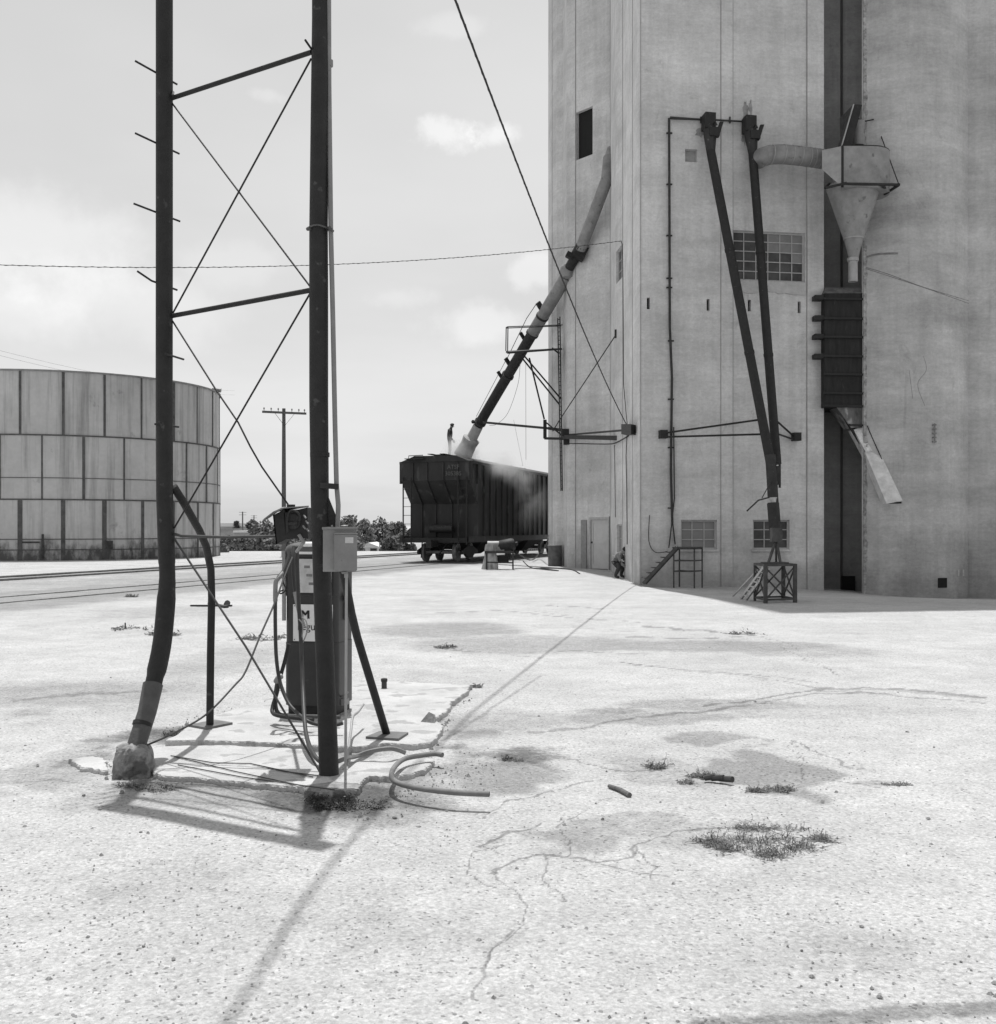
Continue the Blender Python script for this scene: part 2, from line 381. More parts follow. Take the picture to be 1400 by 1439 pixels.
    line([(1060,893),(1110,905),(1180,950)], .006, .6, .5); line([(930,822),(1100,836)], .006, .4, .3)
    line([(690,1150),(700,1130),(760,1110),(830,1100)], 0.005, .82, 1.0); line([(830,1210),(880,1225),(960,1232)], 0.005, .82, 1.2)
    line([(700,1250),(660,1230),(680,1195),(720,1180)], 0.005, .82, 1.2); line([(760,1200),(770,1240),(800,1262)], 0.004, .82, 1.2)
    line([(785,1208),(800,1190),(790,1160),(820,1140)], 0.004, .82, 1.2); line([(900,1195),(930,1215),(920,1240)], 0.004, .82, 1.2)
    line([(1110,1040),(1140,1075),(1130,1100)], 0.004, .82, 1.4); line([(1200,1060),(1240,1090),(1300,1100),(1388,1120)], .003, .5, 1.2)
    line([(985,1442),(1150,1432),(1290,1424),(1450,1415),(1700,1405)], .11, .6, .35, 'soil_and_shadow')
    line([(20,1100),(80,1090),(150,1100)], .006, .5, 1.0, 'soil_and_shadow'); line([(16,985),(120,975),(230,968)], .03, .45, .8, 'soil_and_shadow')
    line([(620,1190),(560,1230),(480,1250)], .004, .35, 1.5); line([(1000,1250),(1120,1262),(1250,1290)], .003, .35, 1.5)
    blob(700,1062,60,14,.7,.5,'soil_and_shadow'); blob(600,1130,70,14,.5,.5,'soil_and_shadow'); blob(330,1065,60,6,.4,.5,'soil_and_shadow'); blob(860,1000,60,5,.5,.5,'soil_and_shadow')
    blob(1000,1180,160,30,.35,.5); blob(560,1300,160,40,.22,.6); blob(1150,1330,200,30,.22,.6); blob(250,1240,140,30,.22,.6)
    # track bed: dirt band along the rails
    t = .32
    for X0, wd, st in ((-18.55, 3.0, .75), (-26.15, 2.4, .5), (-22.3, 2.2, .45)):
        d = np.abs(XX-(X0+t*YY))/wd+w*.5; patch = np.maximum(patch, st*(1-nsst(.5, 1.2, d))*(YY > 5))
    patch = np.maximum(patch, .35*nsst(0, .5, w)*nsst(30, 45, YY))
    # far off: scrubby ground darker
    far = nsst(74, 95, YY)
    patch = patch*(1-far)+far*(.35+.5*fbm(XX*.05, YY*.05, 1.0, 5))
    ZZ = ZZ+np.where(near, w*.018+w2*.02-patch*.004, 0)*np.clip((60-YY)/20, 0, 1)
    nr, nc = XX.shape; co_ = np.stack([XX2.ravel(), YY.ravel(), ZZ.ravel()], 1)
    i = np.arange(nr*nc).reshape(nr, nc); q = np.stack([i[:-1,:-1], i[:-1,1:], i[1:,1:], i[1:,:-1]], -1).reshape(-1, 4)
    me = bpy.data.meshes.new('ground'); me.vertices.add(len(co_)); me.vertices.foreach_set('co', co_.ravel())
    me.loops.add(q.size); me.loops.foreach_set('vertex_index', q.ravel().astype(np.int32)); me.polygons.add(len(q))
    me.polygons.foreach_set('loop_start', np.arange(0, q.size, 4, dtype=np.int32)); me.update(calc_edges=True)
    me.polygons.foreach_set('use_smooth', np.ones(len(q), dtype=bool))
    for nm, a in (('crack', crack), ('patch', patch), ('soil_and_shadow', soil_and_shadow)):
        at = me.attributes.new(nm, 'FLOAT', 'POINT'); at.data.foreach_set('value', np.clip(a, 0, 1).ravel().astype(np.float32))
    m = bpy.data.materials.new('gravel_yard'); m.use_nodes = True; nt = m.node_tree; N = nt.nodes; L = nt.links
    b = N['Principled BSDF']; b.inputs['Roughness'].default_value = .95; b.inputs['Specular IOR Level'].default_value = .15
    g = N.new('ShaderNodeNewGeometry')
    def nz(sc, det, r=.6, st=(1,1,1)):
        mp = N.new('ShaderNodeMapping'); mp.inputs['Scale'].default_value = st; L.new(g.outputs['Position'], mp.inputs[0])
        n = N.new('ShaderNodeTexNoise'); n.inputs['Scale'].default_value = sc; n.inputs['Detail'].default_value = det; n.inputs['Roughness'].default_value = r
        L.new(mp.outputs[0], n.inputs['Vector']); return n.outputs[0]
    def mr(s, a, c, lo, hi):
        r = N.new('ShaderNodeMapRange'); r.inputs['From Min'].default_value = a; r.inputs['From Max'].default_value = c
        r.inputs['To Min'].default_value = lo; r.inputs['To Max'].default_value = hi; L.new(s, r.inputs['Value']); return r.outputs[0]
    def mth(op, a, c):
        k = N.new('ShaderNodeMath'); k.operation = op
        for i, q in enumerate((a, c)):
            if isinstance(q, (int, float)): k.inputs[i].default_value = q
            else: L.new(q, k.inputs[i])
        return k.outputs[0]
    def at(n): k = N.new('ShaderNodeAttribute'); k.attribute_name = n; return k.outputs['Fac']
    vo = N.new('ShaderNodeTexVoronoi'); vo.inputs['Scale'].default_value = 75; L.new(g.outputs['Position'], vo.inputs['Vector'])
    sc = N.new('ShaderNodeSeparateColor'); L.new(vo.outputs['Color'], sc.inputs[0])
    v = mr(sc.outputs[0], 0, 1, .80, 1.10)                                 # pebbled surface
    v = mth('MULTIPLY', v, mr(sc.outputs[1], .965, .975, 1.0, .55))          # scattered dark chips
    v = mth('MULTIPLY', v, mr(nz(38, 5, .8), .32, .68, .74, 1.17))
    v = mth('MULTIPLY', v, mr(nz(230, 2, .8), .3, .7, .86, 1.1))
    v = mth('MULTIPLY', v, mr(nz(.5, 7, .72), .3, .7, .80, 1.10))
    v = mth('MULTIPLY', v, mr(nz(2.6, 7, .78), .35, .7, 1.06, .84))
    v = mth('MULTIPLY', v, mr(nz(7, 8, .8), .66, .74, 1.0, .72))            # little dirty spots
    edge = mth('ADD', at('patch'), mr(nz(9, 5, .7), .2, .8, -.22, .22))
    v = mth('MULTIPLY', v, mr(edge, .08, .6, 1.0, .62))
    edge = mth('ADD', at('soil_and_shadow'), mr(nz(14, 5, .75), .2, .8, -.3, .3))
    v = mth('MULTIPLY', v, mr(edge, .15, .75, 1.0, .40))
    cr = mth('ADD', at('crack'), mr(nz(25, 5, .7), .25, .75, -.2, .12))
    v = mth('MULTIPLY', v, mr(cr, .12, .7, 1.0, .56))
    v = mth('MULTIPLY', v, .50)
    cc = N.new('ShaderNodeCombineColor')
    for i in range(3): L.new(v, cc.inputs[i])
    L.new(cc.outputs[0], b.inputs['Base Color'])
    bp = N.new('ShaderNodeBump'); bp.inputs['Strength'].default_value = .8; bp.inputs['Distance'].default_value = .012
    L.new(mth('ADD', nz(60, 4, .7), mth('MULTIPLY', nz(9, 4, .6), 1.5)), bp.inputs['Height']); L.new(bp.outputs[0], b.inputs['Normal'])
    me.materials.append(m); o = bpy.data.objects.new('ground', me); COL.objects.link(o); struct(o)
ground()

# distant low ridge
mb = MB(); pr = []
for k in range(121):
    X = -2600+k*45; z = 2.0+5.5*(mn.noise(Vector((X*.0012, 3, 0)))+.55)+2*mn.noise(Vector((X*.006, 9, 0))); pr.append((X, max(z, -1)))
vs = []; fs = []
for X, z in pr: vs += [(X, 1900, -6), (X, 2000, z), (X, 2300, z-1), (X, 2400, -8)]
for k in range(120):
    for j in range(3): fs.append((k*4+j, k*4+4+j, k*4+5+j, k*4+1+j))
mb.add(vs, fs); struct(mb.build('hills', mat('pale_far_ridge', .42, .95, 0, .12, .01), smooth=True))

# ================================================================ railway tracks
TD = Vector((math.sin(math.atan(.32)), math.cos(math.atan(.32)), 0)); TN = Vector((TD.y, -TD.x, 0))
def track(X0, name_label, s0, s1, zr):
    c0 = Vector((X0, 0, 0)); t = thing('railway_track', name_label, 'railway track', c0+TD*s0)
    for sgn in (-1, 1):
        mb = MB(); k = s0
        o = c0+TN*sgn*.7175
        mb.beam(o+TD*s0+Vector((0,0,zr-.02)), o+TD*s1+Vector((0,0,zr-.02)), .07, .04)
        mb.beam(o+TD*s0+Vector((0,0,zr-.085)), o+TD*s1+Vector((0,0,zr-.085)), .02, .09)
        mb.beam(o+TD*s0+Vector((0,0,zr-.145)), o+TD*s1+Vector((0,0,zr-.145)), .14, .025)
        mb.build('rail', rust, t)
    mb = MB(); s = s0
    while s < s1:
        c = c0+TD*s+Vector((0,0,zr-.24+random.uniform(-.012,.004))); a = random.uniform(-.03,.03)
        mb.beam(c-TN*1.25+TD*a, c+TN*1.25, .22, .16); s += .62
    mb.build('sleepers', tie, t)
    return t
track(-18.55, 'near railway track running under the dark hopper wagon, half sunk in gravel', 4, 90, .02)
track(-26.15, 'far railway track behind, passing beside the big tank, rails standing proud', 4, 95, .06)
# ================================================================ storage tank
def tank():
    cx, cy, R = -24.3, 60.3, 8.3
    t = thing('storage_tank', 'huge round bolted metal tank with streaked grey panels beside the rails', 'storage tank', (cx, cy, 0))
    m = bpy.data.materials.new('tank_panels'); m.use_nodes = True; nt = m.node_tree; N = nt.nodes; L = nt.links
    b = N['Principled BSDF']; b.inputs['Roughness'].default_value = .6; b.inputs['Metallic'].default_value = .0
    tc = N.new('ShaderNodeTexCoord')
    def nz(sc, det, st, r=.6):
        mp = N.new('ShaderNodeMapping'); mp.inputs['Scale'].default_value = st; L.new(tc.outputs['Object'], mp.inputs[0])
        n = N.new('ShaderNodeTexNoise'); n.inputs['Scale'].default_value = sc; n.inputs['Detail'].default_value = det; n.inputs['Roughness'].default_value = r
        L.new(mp.outputs[0], n.inputs['Vector']); return n.outputs[0]
    def mr(s, a, c, lo, hi):
        r = N.new('ShaderNodeMapRange'); r.inputs['From Min'].default_value = a; r.inputs['From Max'].default_value = c
        r.inputs['To Min'].default_value = lo; r.inputs['To Max'].default_value = hi; L.new(s, r.inputs['Value']); return r.outputs[0]
    def mul(a, c):
        k = N.new('ShaderNodeMath'); k.operation = 'MULTIPLY'; L.new(a, k.inputs[0])
        if isinstance(c, float): k.inputs[1].default_value = c
        else: L.new(c, k.inputs[1])
        return k.outputs[0]
    v = mr(nz(.5, 6, (1,1,.8)), .3, .7, .85, 1.12)
    v = mul(v, mr(nz(1, 5, (2.2,2.2,.1), .7), .48, .70, 1.06, .55))
    v = mul(v, mr(nz(5, 4, (1,1,1)), .3, .7, .94, 1.04))
    v = mul(v, mr(nz(1.0, 5, (1,1,.7), .7), .62, .70, 1.0, .7))
    # rust and tar at the foot, ragged upper edge
    sx = N.new('ShaderNodeSeparateXYZ'); L.new(tc.outputs['Object'], sx.inputs[0])
    ad = N.new('ShaderNodeMath'); ad.operation = 'ADD'; L.new(sx.outputs[2], ad.inputs[0]); L.new(mr(nz(1.6, 6, (1,1,.45), .7), .3, .7, .9, -.9), ad.inputs[1])
    v = mul(v, mr(ad.outputs[0], 0, 1.0, .18, 1.0))
    v = mul(v, .45)
    cc = N.new('ShaderNodeCombineColor')
    for i in range(3): L.new(v, cc.inputs[i])
    L.new(cc.outputs[0], b.inputs['Base Color'])
    bp = N.new('ShaderNodeBump'); bp.inputs['Strength'].default_value = .3; bp.inputs['Distance'].default_value = .05
    L.new(nz(.9, 3, (1,1,1)), bp.inputs['Height']); L.new(bp.outputs[0], b.inputs['Normal'])
    zs = [-.2, 3.0, 6.16, 9.3]; n = 27; a0 = math.atan2(-8.24, 1.0); seamm = mat('tank_seam', .09, .8, 0, .4, 3, .2, 20)
    rr = [R+.03, R+.015, R]
    for c in range(3):
        mb = MB(); k = 108; vs = []; fs = []
        for i in range(k):
            a = a0+2*math.pi*i/k+(math.pi/n if c == 1 else 0)
            for z in (zs[c], zs[c+1]): vs.append((cx+rr[c]*math.cos(a), cy+rr[c]*math.sin(a), z))
        for i in range(k): j = (i+1) % k; fs.append((2*i, 2*j, 2*j+1, 2*i+1))
        mb.add(vs, fs); mb.build('wall_course', m, t, smooth=True)
        mb = MB()
        for i in range(n):
            a = a0+2*math.pi*(i+(.5 if c == 1 else 0))/n+random.uniform(-.004,.004); w = (.15, .11, .11)[c]*random.uniform(.55, 1.5)
            d = Vector((math.cos(a), math.sin(a), 0)); p = Vector((cx, cy, 0))+d*(rr[c]+.012)
            mb.beam(p+Vector((0,0,zs[c]+.03)), p+Vector((0,0,zs[c+1]-.04)), w, .03, up=d)
        mb.build('seam_batten', seamm, t, each=True)
    mb = MB()
    def ring(z, w, h, r):
        pts = [(cx+(r)*math.cos(2*math.pi*i/108), cy+(r)*math.sin(2*math.pi*i/108), z) for i in range(109)]
        for a, b2 in zip(pts[:-1], pts[1:]): mb.beam(a, b2, w, h)
    for z, h, r in ((3.0, .07, R+.03), (6.16, .07, R+.02), (4.06, .03, R+.02), (1.05, .04, R+.035), (.53, .04, R+.035)): mb = MB(); ring(z, .05, h, r); mb.build('hoop', seamm, t)
    mb = MB(); ring(9.32, .14, .08, R); mb.build('rim', galvd, t)
    mb = MB(); mb.lathe([(R-.05, 9.25), (R-.3, 9.34), (.3, 10.2), (0.01, 10.22)], (cx, cy, 0), 54); mb.build('roof', galvd, t, smooth=True)
    p = P(277, 549, 61.5); p = Vector((cx, cy, 0))+(Vector((p.x, p.y, 0))-Vector((cx, cy, 0))).normalized()*(R-.1); mb = MB()
    mb.tube([p+Vector((0,0,9.3)), p+Vector((0,0,9.6))], .09); mb.tube([p+Vector((-.3,0,9.62)), p+Vector((.2,0,9.55))], .12); mb.build('vent', galvd, t, smooth=True)
    mb = MB()
    for x, y, w, h in ((50,762,.8,.08),(64,768,.10,1.2),(158,766,.35,.4)):
        a = math.atan2(P(x, y, 53).y-cy, P(x, y, 53).x-cx)
        d = Vector((math.cos(a), math.sin(a), 0)); p = Vector((cx, cy, 1.6-(y-742)*.0348))+d*(R+.06); mb.box(p, (w, .05, h), Matrix.Rotation(a+math.pi/2, 3, 'Z'))
    mb.build('patch_plate', mat('tar_patch', .06, .9, 0, .5, 5), t, each=True)
tank()

# ================================================================ utility poles
def pole(loc, h, arm, rz, label, group=None, ins=True, r=.14, arms=1):
    t = thing('utility_pole', label, 'utility pole', loc, rz, group)
    mb = MB(); mb.tube([(0,0,-.8), (0,0,h*.5), (0,0,h)], [r, r*.86, r*.68], 12); mb.build('post', wood, t, True, True)
    for k in range(arms):
        z = h-.25-k*.9
        mb = MB(); mb.box((0,-r,z), (arm, .09, .12)); a = mb.build('crossarm', wood, t, local=True)
        if ins:
            mb = MB()
            for x in (-.46,-.3,-.14,.17,.33,.46): mb.lathe([(.015,z+.06),(.02,z+.14),(.045,z+.15),(.04,z+.22),(.02,z+.25)], (x*arm,-r,0), 8)
            mb.build('insulator', galvd, a, True, True)
            mb = MB()
            for s in (-1, 1): mb.beam((s*arm*.22,-r-.05,z-.05), (0,-r-.03,z-.75), .03, .015)
            mb.build('arm_brace', steel2, t, local=True)
    return t
b = G(399, 786); pole(P(399, 0, 60)*1 - Vector((0,0,P(399,0,60).z)), 1.6+(742-574)/F*60, 60/F*62, math.radians(24), 'wooden utility pole with one crossarm standing behind the pump')
for x, yt, Y, lb in ((341, 719, 380, 'far thin utility pole above the white roofs left of the pump'), (357, 724, 460, 'faintest far utility pole, just right of the other above white roofs')):
    q = P(x, 742, Y); zg = float(terrain(q.x, Y)); pole((q.x, Y, zg), 1.6+(742-yt)/F*Y-zg, 2.6, .3, lb, 'far utility poles', False, .3, 2)

# ================================================================ far trees and bushes
def crown_mb(rng, w, h, n, leaf, lobes):
    mb = MB(); cs = []
    for k in range(lobes):
        a = rng.uniform(0, 6.28); rr = rng.uniform(.05, .36)*w; z = rng.uniform(.3, .95)*h
        rr *= 1.1-.6*abs(z/h-.5); cs.append((Vector((rr*math.cos(a), rr*math.sin(a), z)), rng.uniform(.11, .24)*w))
    vs = []; fs = []
    for i in range(n):
        c, r = rng.choice(cs); d = Vector((rng.gauss(0,1), rng.gauss(0,1), rng.gauss(0,.8))).normalized()*r*rng.uniform(.5, 1.08)
        p = c+d
        if p.z < .05: p.z = rng.uniform(.05, .6)
        u = Vector((rng.gauss(0,1), rng.gauss(0,1), rng.gauss(0,1))).normalized(); v = u.orthogonal().normalized(); s = leaf*rng.uniform(.5, 1.4); k = len(vs)
        vs += [p-u*s, p+v*s*.6, p+u*s, p-v*s*.6]; fs.append((k,k+1,k+2,k+3))
    mb.add(vs, fs); return mb, cs
def tree(loc, w, h, label, cat='tree', group=None, m=None, n=1500, leaf=.16, seed=1, name='tree'):
    rng = random.Random(seed); t = thing(name, label, cat, loc, 0, group)
    mb, cs = crown_mb(rng, w, h, n, leaf, 26); mb.build('crown', m or leafm, t, local=True)
    mb = MB(); mb.tube([(0,0,-.6), (.02*w,0,h*.3), (0,.02*w,h*.62)], [w*.035, w*.026, w*.01], 7)
    for c, r in cs[:9]: mb.tube([(0,0,h*.2), c*.6+Vector((0,0,h*.12)), c], [w*.015, w*.009, w*.004], 5, False)
    mb.build('trunk', trunkm, t, local=True); return t
def treepx(x, ytop, Y, wpx, label, **k):
    q = P(x, 742, Y); zg = float(terrain(q.x, Y)); h = 1.6+(742-ytop)/F*Y-zg
    return tree((q.x, Y, zg-.1), wpx/F*Y, h, label, **k)
T = [ # x, top, depth, width px, material, label
 (487, 722, 130, 34, leafm, 'tallest round tree just right of the grey electrical box'),
 (507, 731, 140, 30, leafp, 'mid green tree behind the gabled white house, second from the grey box'),
 (526, 729, 150, 30, leafm, 'bushy tree right above the white house roof'),
 (544, 735, 150, 30, leafm, 'low wide tree between the white house and hopper wagon ladder'),
 (557, 733, 120, 26, leafd, 'dark tree directly behind the ladder end of the hopper wagon'),
 (572, 739, 115, 26, leafd, 'dark bushy tree seen under the sloping end of the hopper wagon'),
 (548, 751, 100, 34, leafd, 'dark low tree beside the white house, left of the wagon wheels'),
 (498, 748, 118, 36, leafp, 'pale scrubby tree behind the left end of the white house'),
 (368, 731, 150, 36, leafm, 'spreading tree left of the utility pole with white roofs beyond'),
 (392, 736, 130, 34, leafm, 'rounded tree behind the base of the utility pole'),
 (353, 731, 300, 13, leafd, 'small dark tree rising over the white flat roofs'),
 (333, 733, 420, 6, leafd, 'tiny umbrella shaped tree farthest left over the white roofs'),
 (425, 738, 125, 36, leafm, 'tree hidden behind the dark reel housing'),
 (452, 735, 140, 34, leafm, 'tree hidden behind the right tower leg'),
]
for i, (x, y, Y, w, m, lb) in enumerate(T): treepx(x, y, Y, w*1.3, lb, m=m, seed=10+i, group='trees beyond the tracks', leaf=.0019*Y, n=1900)
B = [(322, 757, 76, 34, leafm, 'scrubby bush against the right edge of the big tank'), (345, 754, 80, 36, leafm, 'second bush right of the big tank, rounded'),
     (365, 752, 84, 34, leafm, 'tallest bush between the big tank and the utility pole'), (385, 757, 78, 30, leafp, 'pale straggly bush left of the utility pole base'),
     (405, 755, 80, 30, leafm, 'bush right at the foot of the utility pole'), (311, 764, 70, 18, leafp, 'low pale bush touching the tank foot')]
for i, (x, y, Y, w, m, lb) in enumerate(B): treepx(x, y, Y, w, lb, cat='bush', name='bush', m=m, seed=40+i, group='bushes along the yard edge', leaf=.14, n=1500)

# ================================================================ far houses
def houseb(x0, x1, yb, yt, yr, Y, label, wm_=house, rm=roofm, wins=(), flat=False, depth=8, group='far houses'):
    a = P(x0, yb, Y); w = (x1-x0)/F*Y; h = (yb-yt)/F*Y; hr = (yb-yr)/F*Y
    t = thing('house', label, 'house', (a.x+w/2, Y, a.z), 0, group)
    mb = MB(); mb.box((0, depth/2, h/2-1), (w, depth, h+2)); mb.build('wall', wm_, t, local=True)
    if flat: th = max(.25, h*.42); mb = MB(); mb.box((0, depth/2, h-th/2+.1), (w+.6, depth+.6, th)); mb.build('roof', rm, t, local=True)
    else:
        mb = MB(); mb.prism([(-w/2-.35,-.4,h-.15), (w/2+.35,-.4,h-.15), (0,-.4,hr)], (0, depth+.8, 0)); mb.build('roof', rm, t, local=True)
        mb = MB(); mb.prism([(-w/2,-.42,h-.02), (w/2,-.42,h-.02), (0,-.42,hr-.3)], (0,-.02,0)); mb.build('gable', wm_, t, local=True)
    for (f, ww, hh, z) in wins: mb = MB(); mb.box((f*w, -.03, z), (ww, .08, hh)); mb.build('window', glassd, t, local=True)
houseb(502, 535, 779, 768.5, 762.5, 125, 'small white gabled house with dark windows beyond the far rail', wins=((-.26,.45,.6,.42),(.2,.75,.4,.5)), rm=roofm)
houseb(534, 551, 778, 770, 768, 128, 'low white wing of the gabled house, nearer the wagon', flat=True, wins=((0,.5,.4,.3),))
for i, (x0, x1, yb, yt, Y, lb, rm) in enumerate(((303, 356, 747, 735.5, 420, 'long white flat roofed building left of the reel housing', roofm), (330, 352, 753, 746, 260, 'small pale roof among bushes right of the tank', roofm), (300, 328, 749, 743, 330, 'grey long shed low beside the tank edge', roofd),
     (340, 372, 764, 757, 120, 'white roof low between bushes behind the horizontal pipe', roofm), (380, 398, 762, 756, 150, 'pale wall peeping out behind the utility pole', roofm), (536, 566, 741, 736, 420, 'white far building on the horizon left of the wagon', roofm),
     (505, 560, 742, 738.5, 520, 'long pale far building over the trees', roofm), (440, 470, 742, 738, 480, 'pale far building behind the tower leg', roofm), (515, 540, 757, 753, 200, 'grey roofed house above the white gable', roofd))):
    houseb(x0, x1, yb, yt, yt, Y, lb, flat=True, rm=rm, depth=10, wm_=mat('grey_siding', .3, .8, 0, .2, .5))  # far buildings get plain grey walls

# ================================================================ hopper wagon
ang = math.atan(.32); WB = Vector((-18.55+.32*49.7, 49.7, 0)); WR = -ang
def wagon():
    zr = .035
    t = thing('hopper_wagon', 'long dark covered railway hopper wagon being loaded with grain', 'railway wagon', WB+Vector((0,0,zr)), WR)
    LN = 19.0; y0 = -.8; y1 = y0+LN; W2 = 1.68; zt = 4.60; zb = 1.05
    B = dict(parent=t, local=True)
    mb = MB(); pr = [(y0, zt), (y0, 3.75), (y0+1.15, 2.7), (y0+1.15, zb), (y1-1.15, zb), (y1-1.15, 2.7), (y1, 3.75), (y1, zt)]
    mb.prism([(-W2, y, z) for y, z in pr], (2*W2, 0, 0)); mb.build('body', carmat, **B)
    mb = MB(); mb.prism([(-W2-.03, y0-.05, zt+.004), (W2+.03, y0-.05, zt+.004), (1.0, y0-.05, 4.88), (-1.0, y0-.05, 4.88)], (0, LN+.1, 0)); mb.build('roof', carmat, **B)
    mb = MB()
    for s in (-1, 1):
        for k in range(21):
            y = y0+.08+k*(LN-.16)/20; zz = zb if 1.2 < y-y0 < LN-1.2 else 3.6; mb.box((s*(W2+.045), y, (zt+zz)/2), (.09, .1, zt-zz-.02))
    mb.build('side_rib', carmat, each=True, **B)
    mb = MB()
    for x in (-1.1, -.4, .4, 1.1):
        mb.box((x, y0-.03, 4.15), (.09, .07, .8)); mb.beam((x, y0-.03, 3.75), (x, y0+1.1, 2.7), .09, .07); mb.box((x, y0+1.12, 1.9), (.09, .07, 1.6))
    mb.build('end_rib', carmat, each=True, **B)
    for s in (-1, 1): mb = MB(); mb.box((s*(W2+.02), (y0+y1)/2, zb), (.14, LN, .28)); mb.box((s*(W2+.03), (y0+y1)/2, zt-.03), (.12, LN-.02, .12)); mb.build('side_sill', carmat, **B)
    mb = MB(); mb.box((0, y0+.5, 1.0), (3.1, 1.1, .22)); mb.box((0, y1-.5, 1.0), (3.1, 1.1, .22)); mb.build('end_platform', steel, **B)
    mb = MB()
    for k in range(3):
        y = y0+3.2+k*4.1; mb.add([(-1.3,y-.1,zb),(1.3,y-.1,zb),(1.3,y+3.7,zb),(-1.3,y+3.7,zb),(-.35,y+1.3,.28),(.35,y+1.3,.28),(.35,y+2.3,.28),(-.35,y+2.3,.28)],
            [(0,1,2,3),(4,5,6,7),(0,1,5,4),(1,2,6,5),(2,3,7,6),(3,0,4,7)])
    mb.build('discharge_hopper', carmat, **B)
    for yy in (y0+.02,):
        for x in (-1.56, -1.12, 1.56, 1.12):
            pass
    for x0 in (-1.55, 1.15):
        mb = MB()
        for x in (x0, x0+.4): mb.beam((x, y0-.06, .8), (x, y0-.06, 3.9), .05)
        for k in range(8): mb.tube([(x0, y0-.06, .95+k*.4), (x0+.4, y0-.06, .95+k*.4)], .014, 6)
        mb.build('ladder', steel, **B)
    mb = MB()
    for s in (-1, 1):
        for k in range(6): mb.beam((s*.3, y0+.1, 4.97), (s*.3, y1-.1, 4.97), .22, .03) if k == 0 else mb.box((s*.35, y0+k*2.7, 4.93), (.06, .06, .2))
    mb.box((-.9, y0-.2, 4.74), (.9, .4, .03)); mb.tube([(-1.2,y0-.25,4.74),(-1.2,y0-.25,4.88),(-.5,y0-.25,4.9),(-.5,y0-.25,4.74)], .02, 6); mb.beam((-1.3, y0-.1, 4.7), (.2, y0+.2, 4.86), .05)
    mb.build('running_board', steel2, **B)
    mb = MB()
    for k in range(7): mb.box((0, y0+1.3+k*2.1, 4.93), (.5, 1.6, .09))
    mb.build('roof_hatch', steel2, **B)
    for yc in (.9, y0+LN-2.6):
        for dy in (-.9, .9):
            mb = MB(); Rx = Matrix.Rotation(math.pi/2, 3, 'Y')
            mb.tube([(-1.05, yc+dy, .44), (1.05, yc+dy, .44)], .08, 12)
            for s in (-1, 1): mb.lathe([(.1, -.06), (.36, -.05), (.40, -.07), (.42, -.065), (.43, .06), (.46, .07), (.46, .085), (.3, .05), (.1, .06)] if s > 0 else [(.1, -.06), (.3, -.05), (.46, -.085), (.46, -.07), (.43, -.06), (.42, .065), (.40, .07), (.36, .05), (.1, .06)], (-s*.78, yc+dy, .44), 28, Rx)
            mb.build('wheelset', rust, smooth=True, **B)
        for s in (-1, 1):
            mb = MB(); mb.prism([(s*1.0, yc-1.15, .52), (s*1.0, yc-1.1, .34), (s*1.0, yc-.7, .36), (s*1.0, yc-.35, .2), (s*1.0, yc+.35, .2), (s*1.0, yc+.7, .36), (s*1.0, yc+1.1, .34), (s*1.0, yc+1.15, .52), (s*1.0, yc+.4, .72), (s*1.0, yc-.4, .72)], (s*.12, 0, 0))
            for dx in (-.14, 0, .14): mb.tube([(s*1.06, yc+dx*1.2, .25), (s*1.06, yc+dx*1.2, .6)], .06, 8)
            mb.build('truck_frame', steel, **B)
        mb = MB(); mb.box((0, yc, .68), (2.1, .35, .25)); mb.build('truck_bolster', steel, **B)
    mb = MB(); mb.box((0, y0-.25, .85), (.3, .9, .28)); mb.box((.02, y0-.75, .85), (.26, .25, .36)); mb.build('coupler', steel, **B)
    mb = MB(); mb.tube([(.5, y0+.1, .8), (.52, y0-.4, .55), (.45, y0-.75, .35)], .03, 8); mb.tube([(-.75, y0+.3, .9), (-.72, y0+.1, .2)], .03, 6); mb.build('brake_hose', black, smooth=True, **B)
    mb = MB(); mb.tube([(-.5, y0+.75, 1.55), (.6, y0+.75, 1.55)], .2, 14); mb.build('brake_cylinder', steel2, smooth=True, **B)
    def let(txt, size, x, y, z, side=False):
        q = text_mb(txt, size, .003, .003)
        M = Matrix.Translation((x, y, z)) @ (Matrix.Rotation(math.pi/2, 4, 'Z') if side else Matrix()) @ Matrix.Rotation(math.pi/2, 4, 'X')
        place(q, M).build('lettering', fade, **B)
    let('ATSF', .27, .92, y0-.08, 4.26); let('305385', .27, .92, y0-.08, 3.96)
    for z, s_ in ((3.75, 'H'), (3.35, 'M'), (2.95, 'U'), (2.1, 'M'), (1.75, 'H'), (1.4, 'M')): let(s_, .36, W2+.006, y0+2.98, z, True)
    return t
wag = wagon()

# ================================================================ person helper (skin body)
def body(name, label, joints, edges, rad, loc, m, rz=0, root=0):
    me = bpy.data.meshes.new('body'); me.from_pydata([Vector(j) for j in joints], edges, []); me.update()
    o = bpy.data.objects.new('tmp', me); COL.objects.link(o)
    md = o.modifiers.new('s', 'SKIN'); md.use_smooth_shade = True
    for i, r in enumerate(rad): me.skin_vertices[0].data[i].radius = r if hasattr(r, '__len__') else (r, r)
    me.skin_vertices[0].data[root].use_root = True
    sb = o.modifiers.new('b', 'SUBSURF'); sb.levels = 2; sb.render_levels = 2
    dg = bpy.context.evaluated_depsgraph_get(); me2 = bpy.data.meshes.new_from_object(o.evaluated_get(dg)); bpy.data.objects.remove(o)
    b = bpy.data.objects.new(name, me2); COL.objects.link(b); b.location = loc; b.rotation_euler = (0,0,rz); me2.materials.append(m)
    for p in me2.polygons: p.use_smooth = True
    return tag(b, label, 'person')
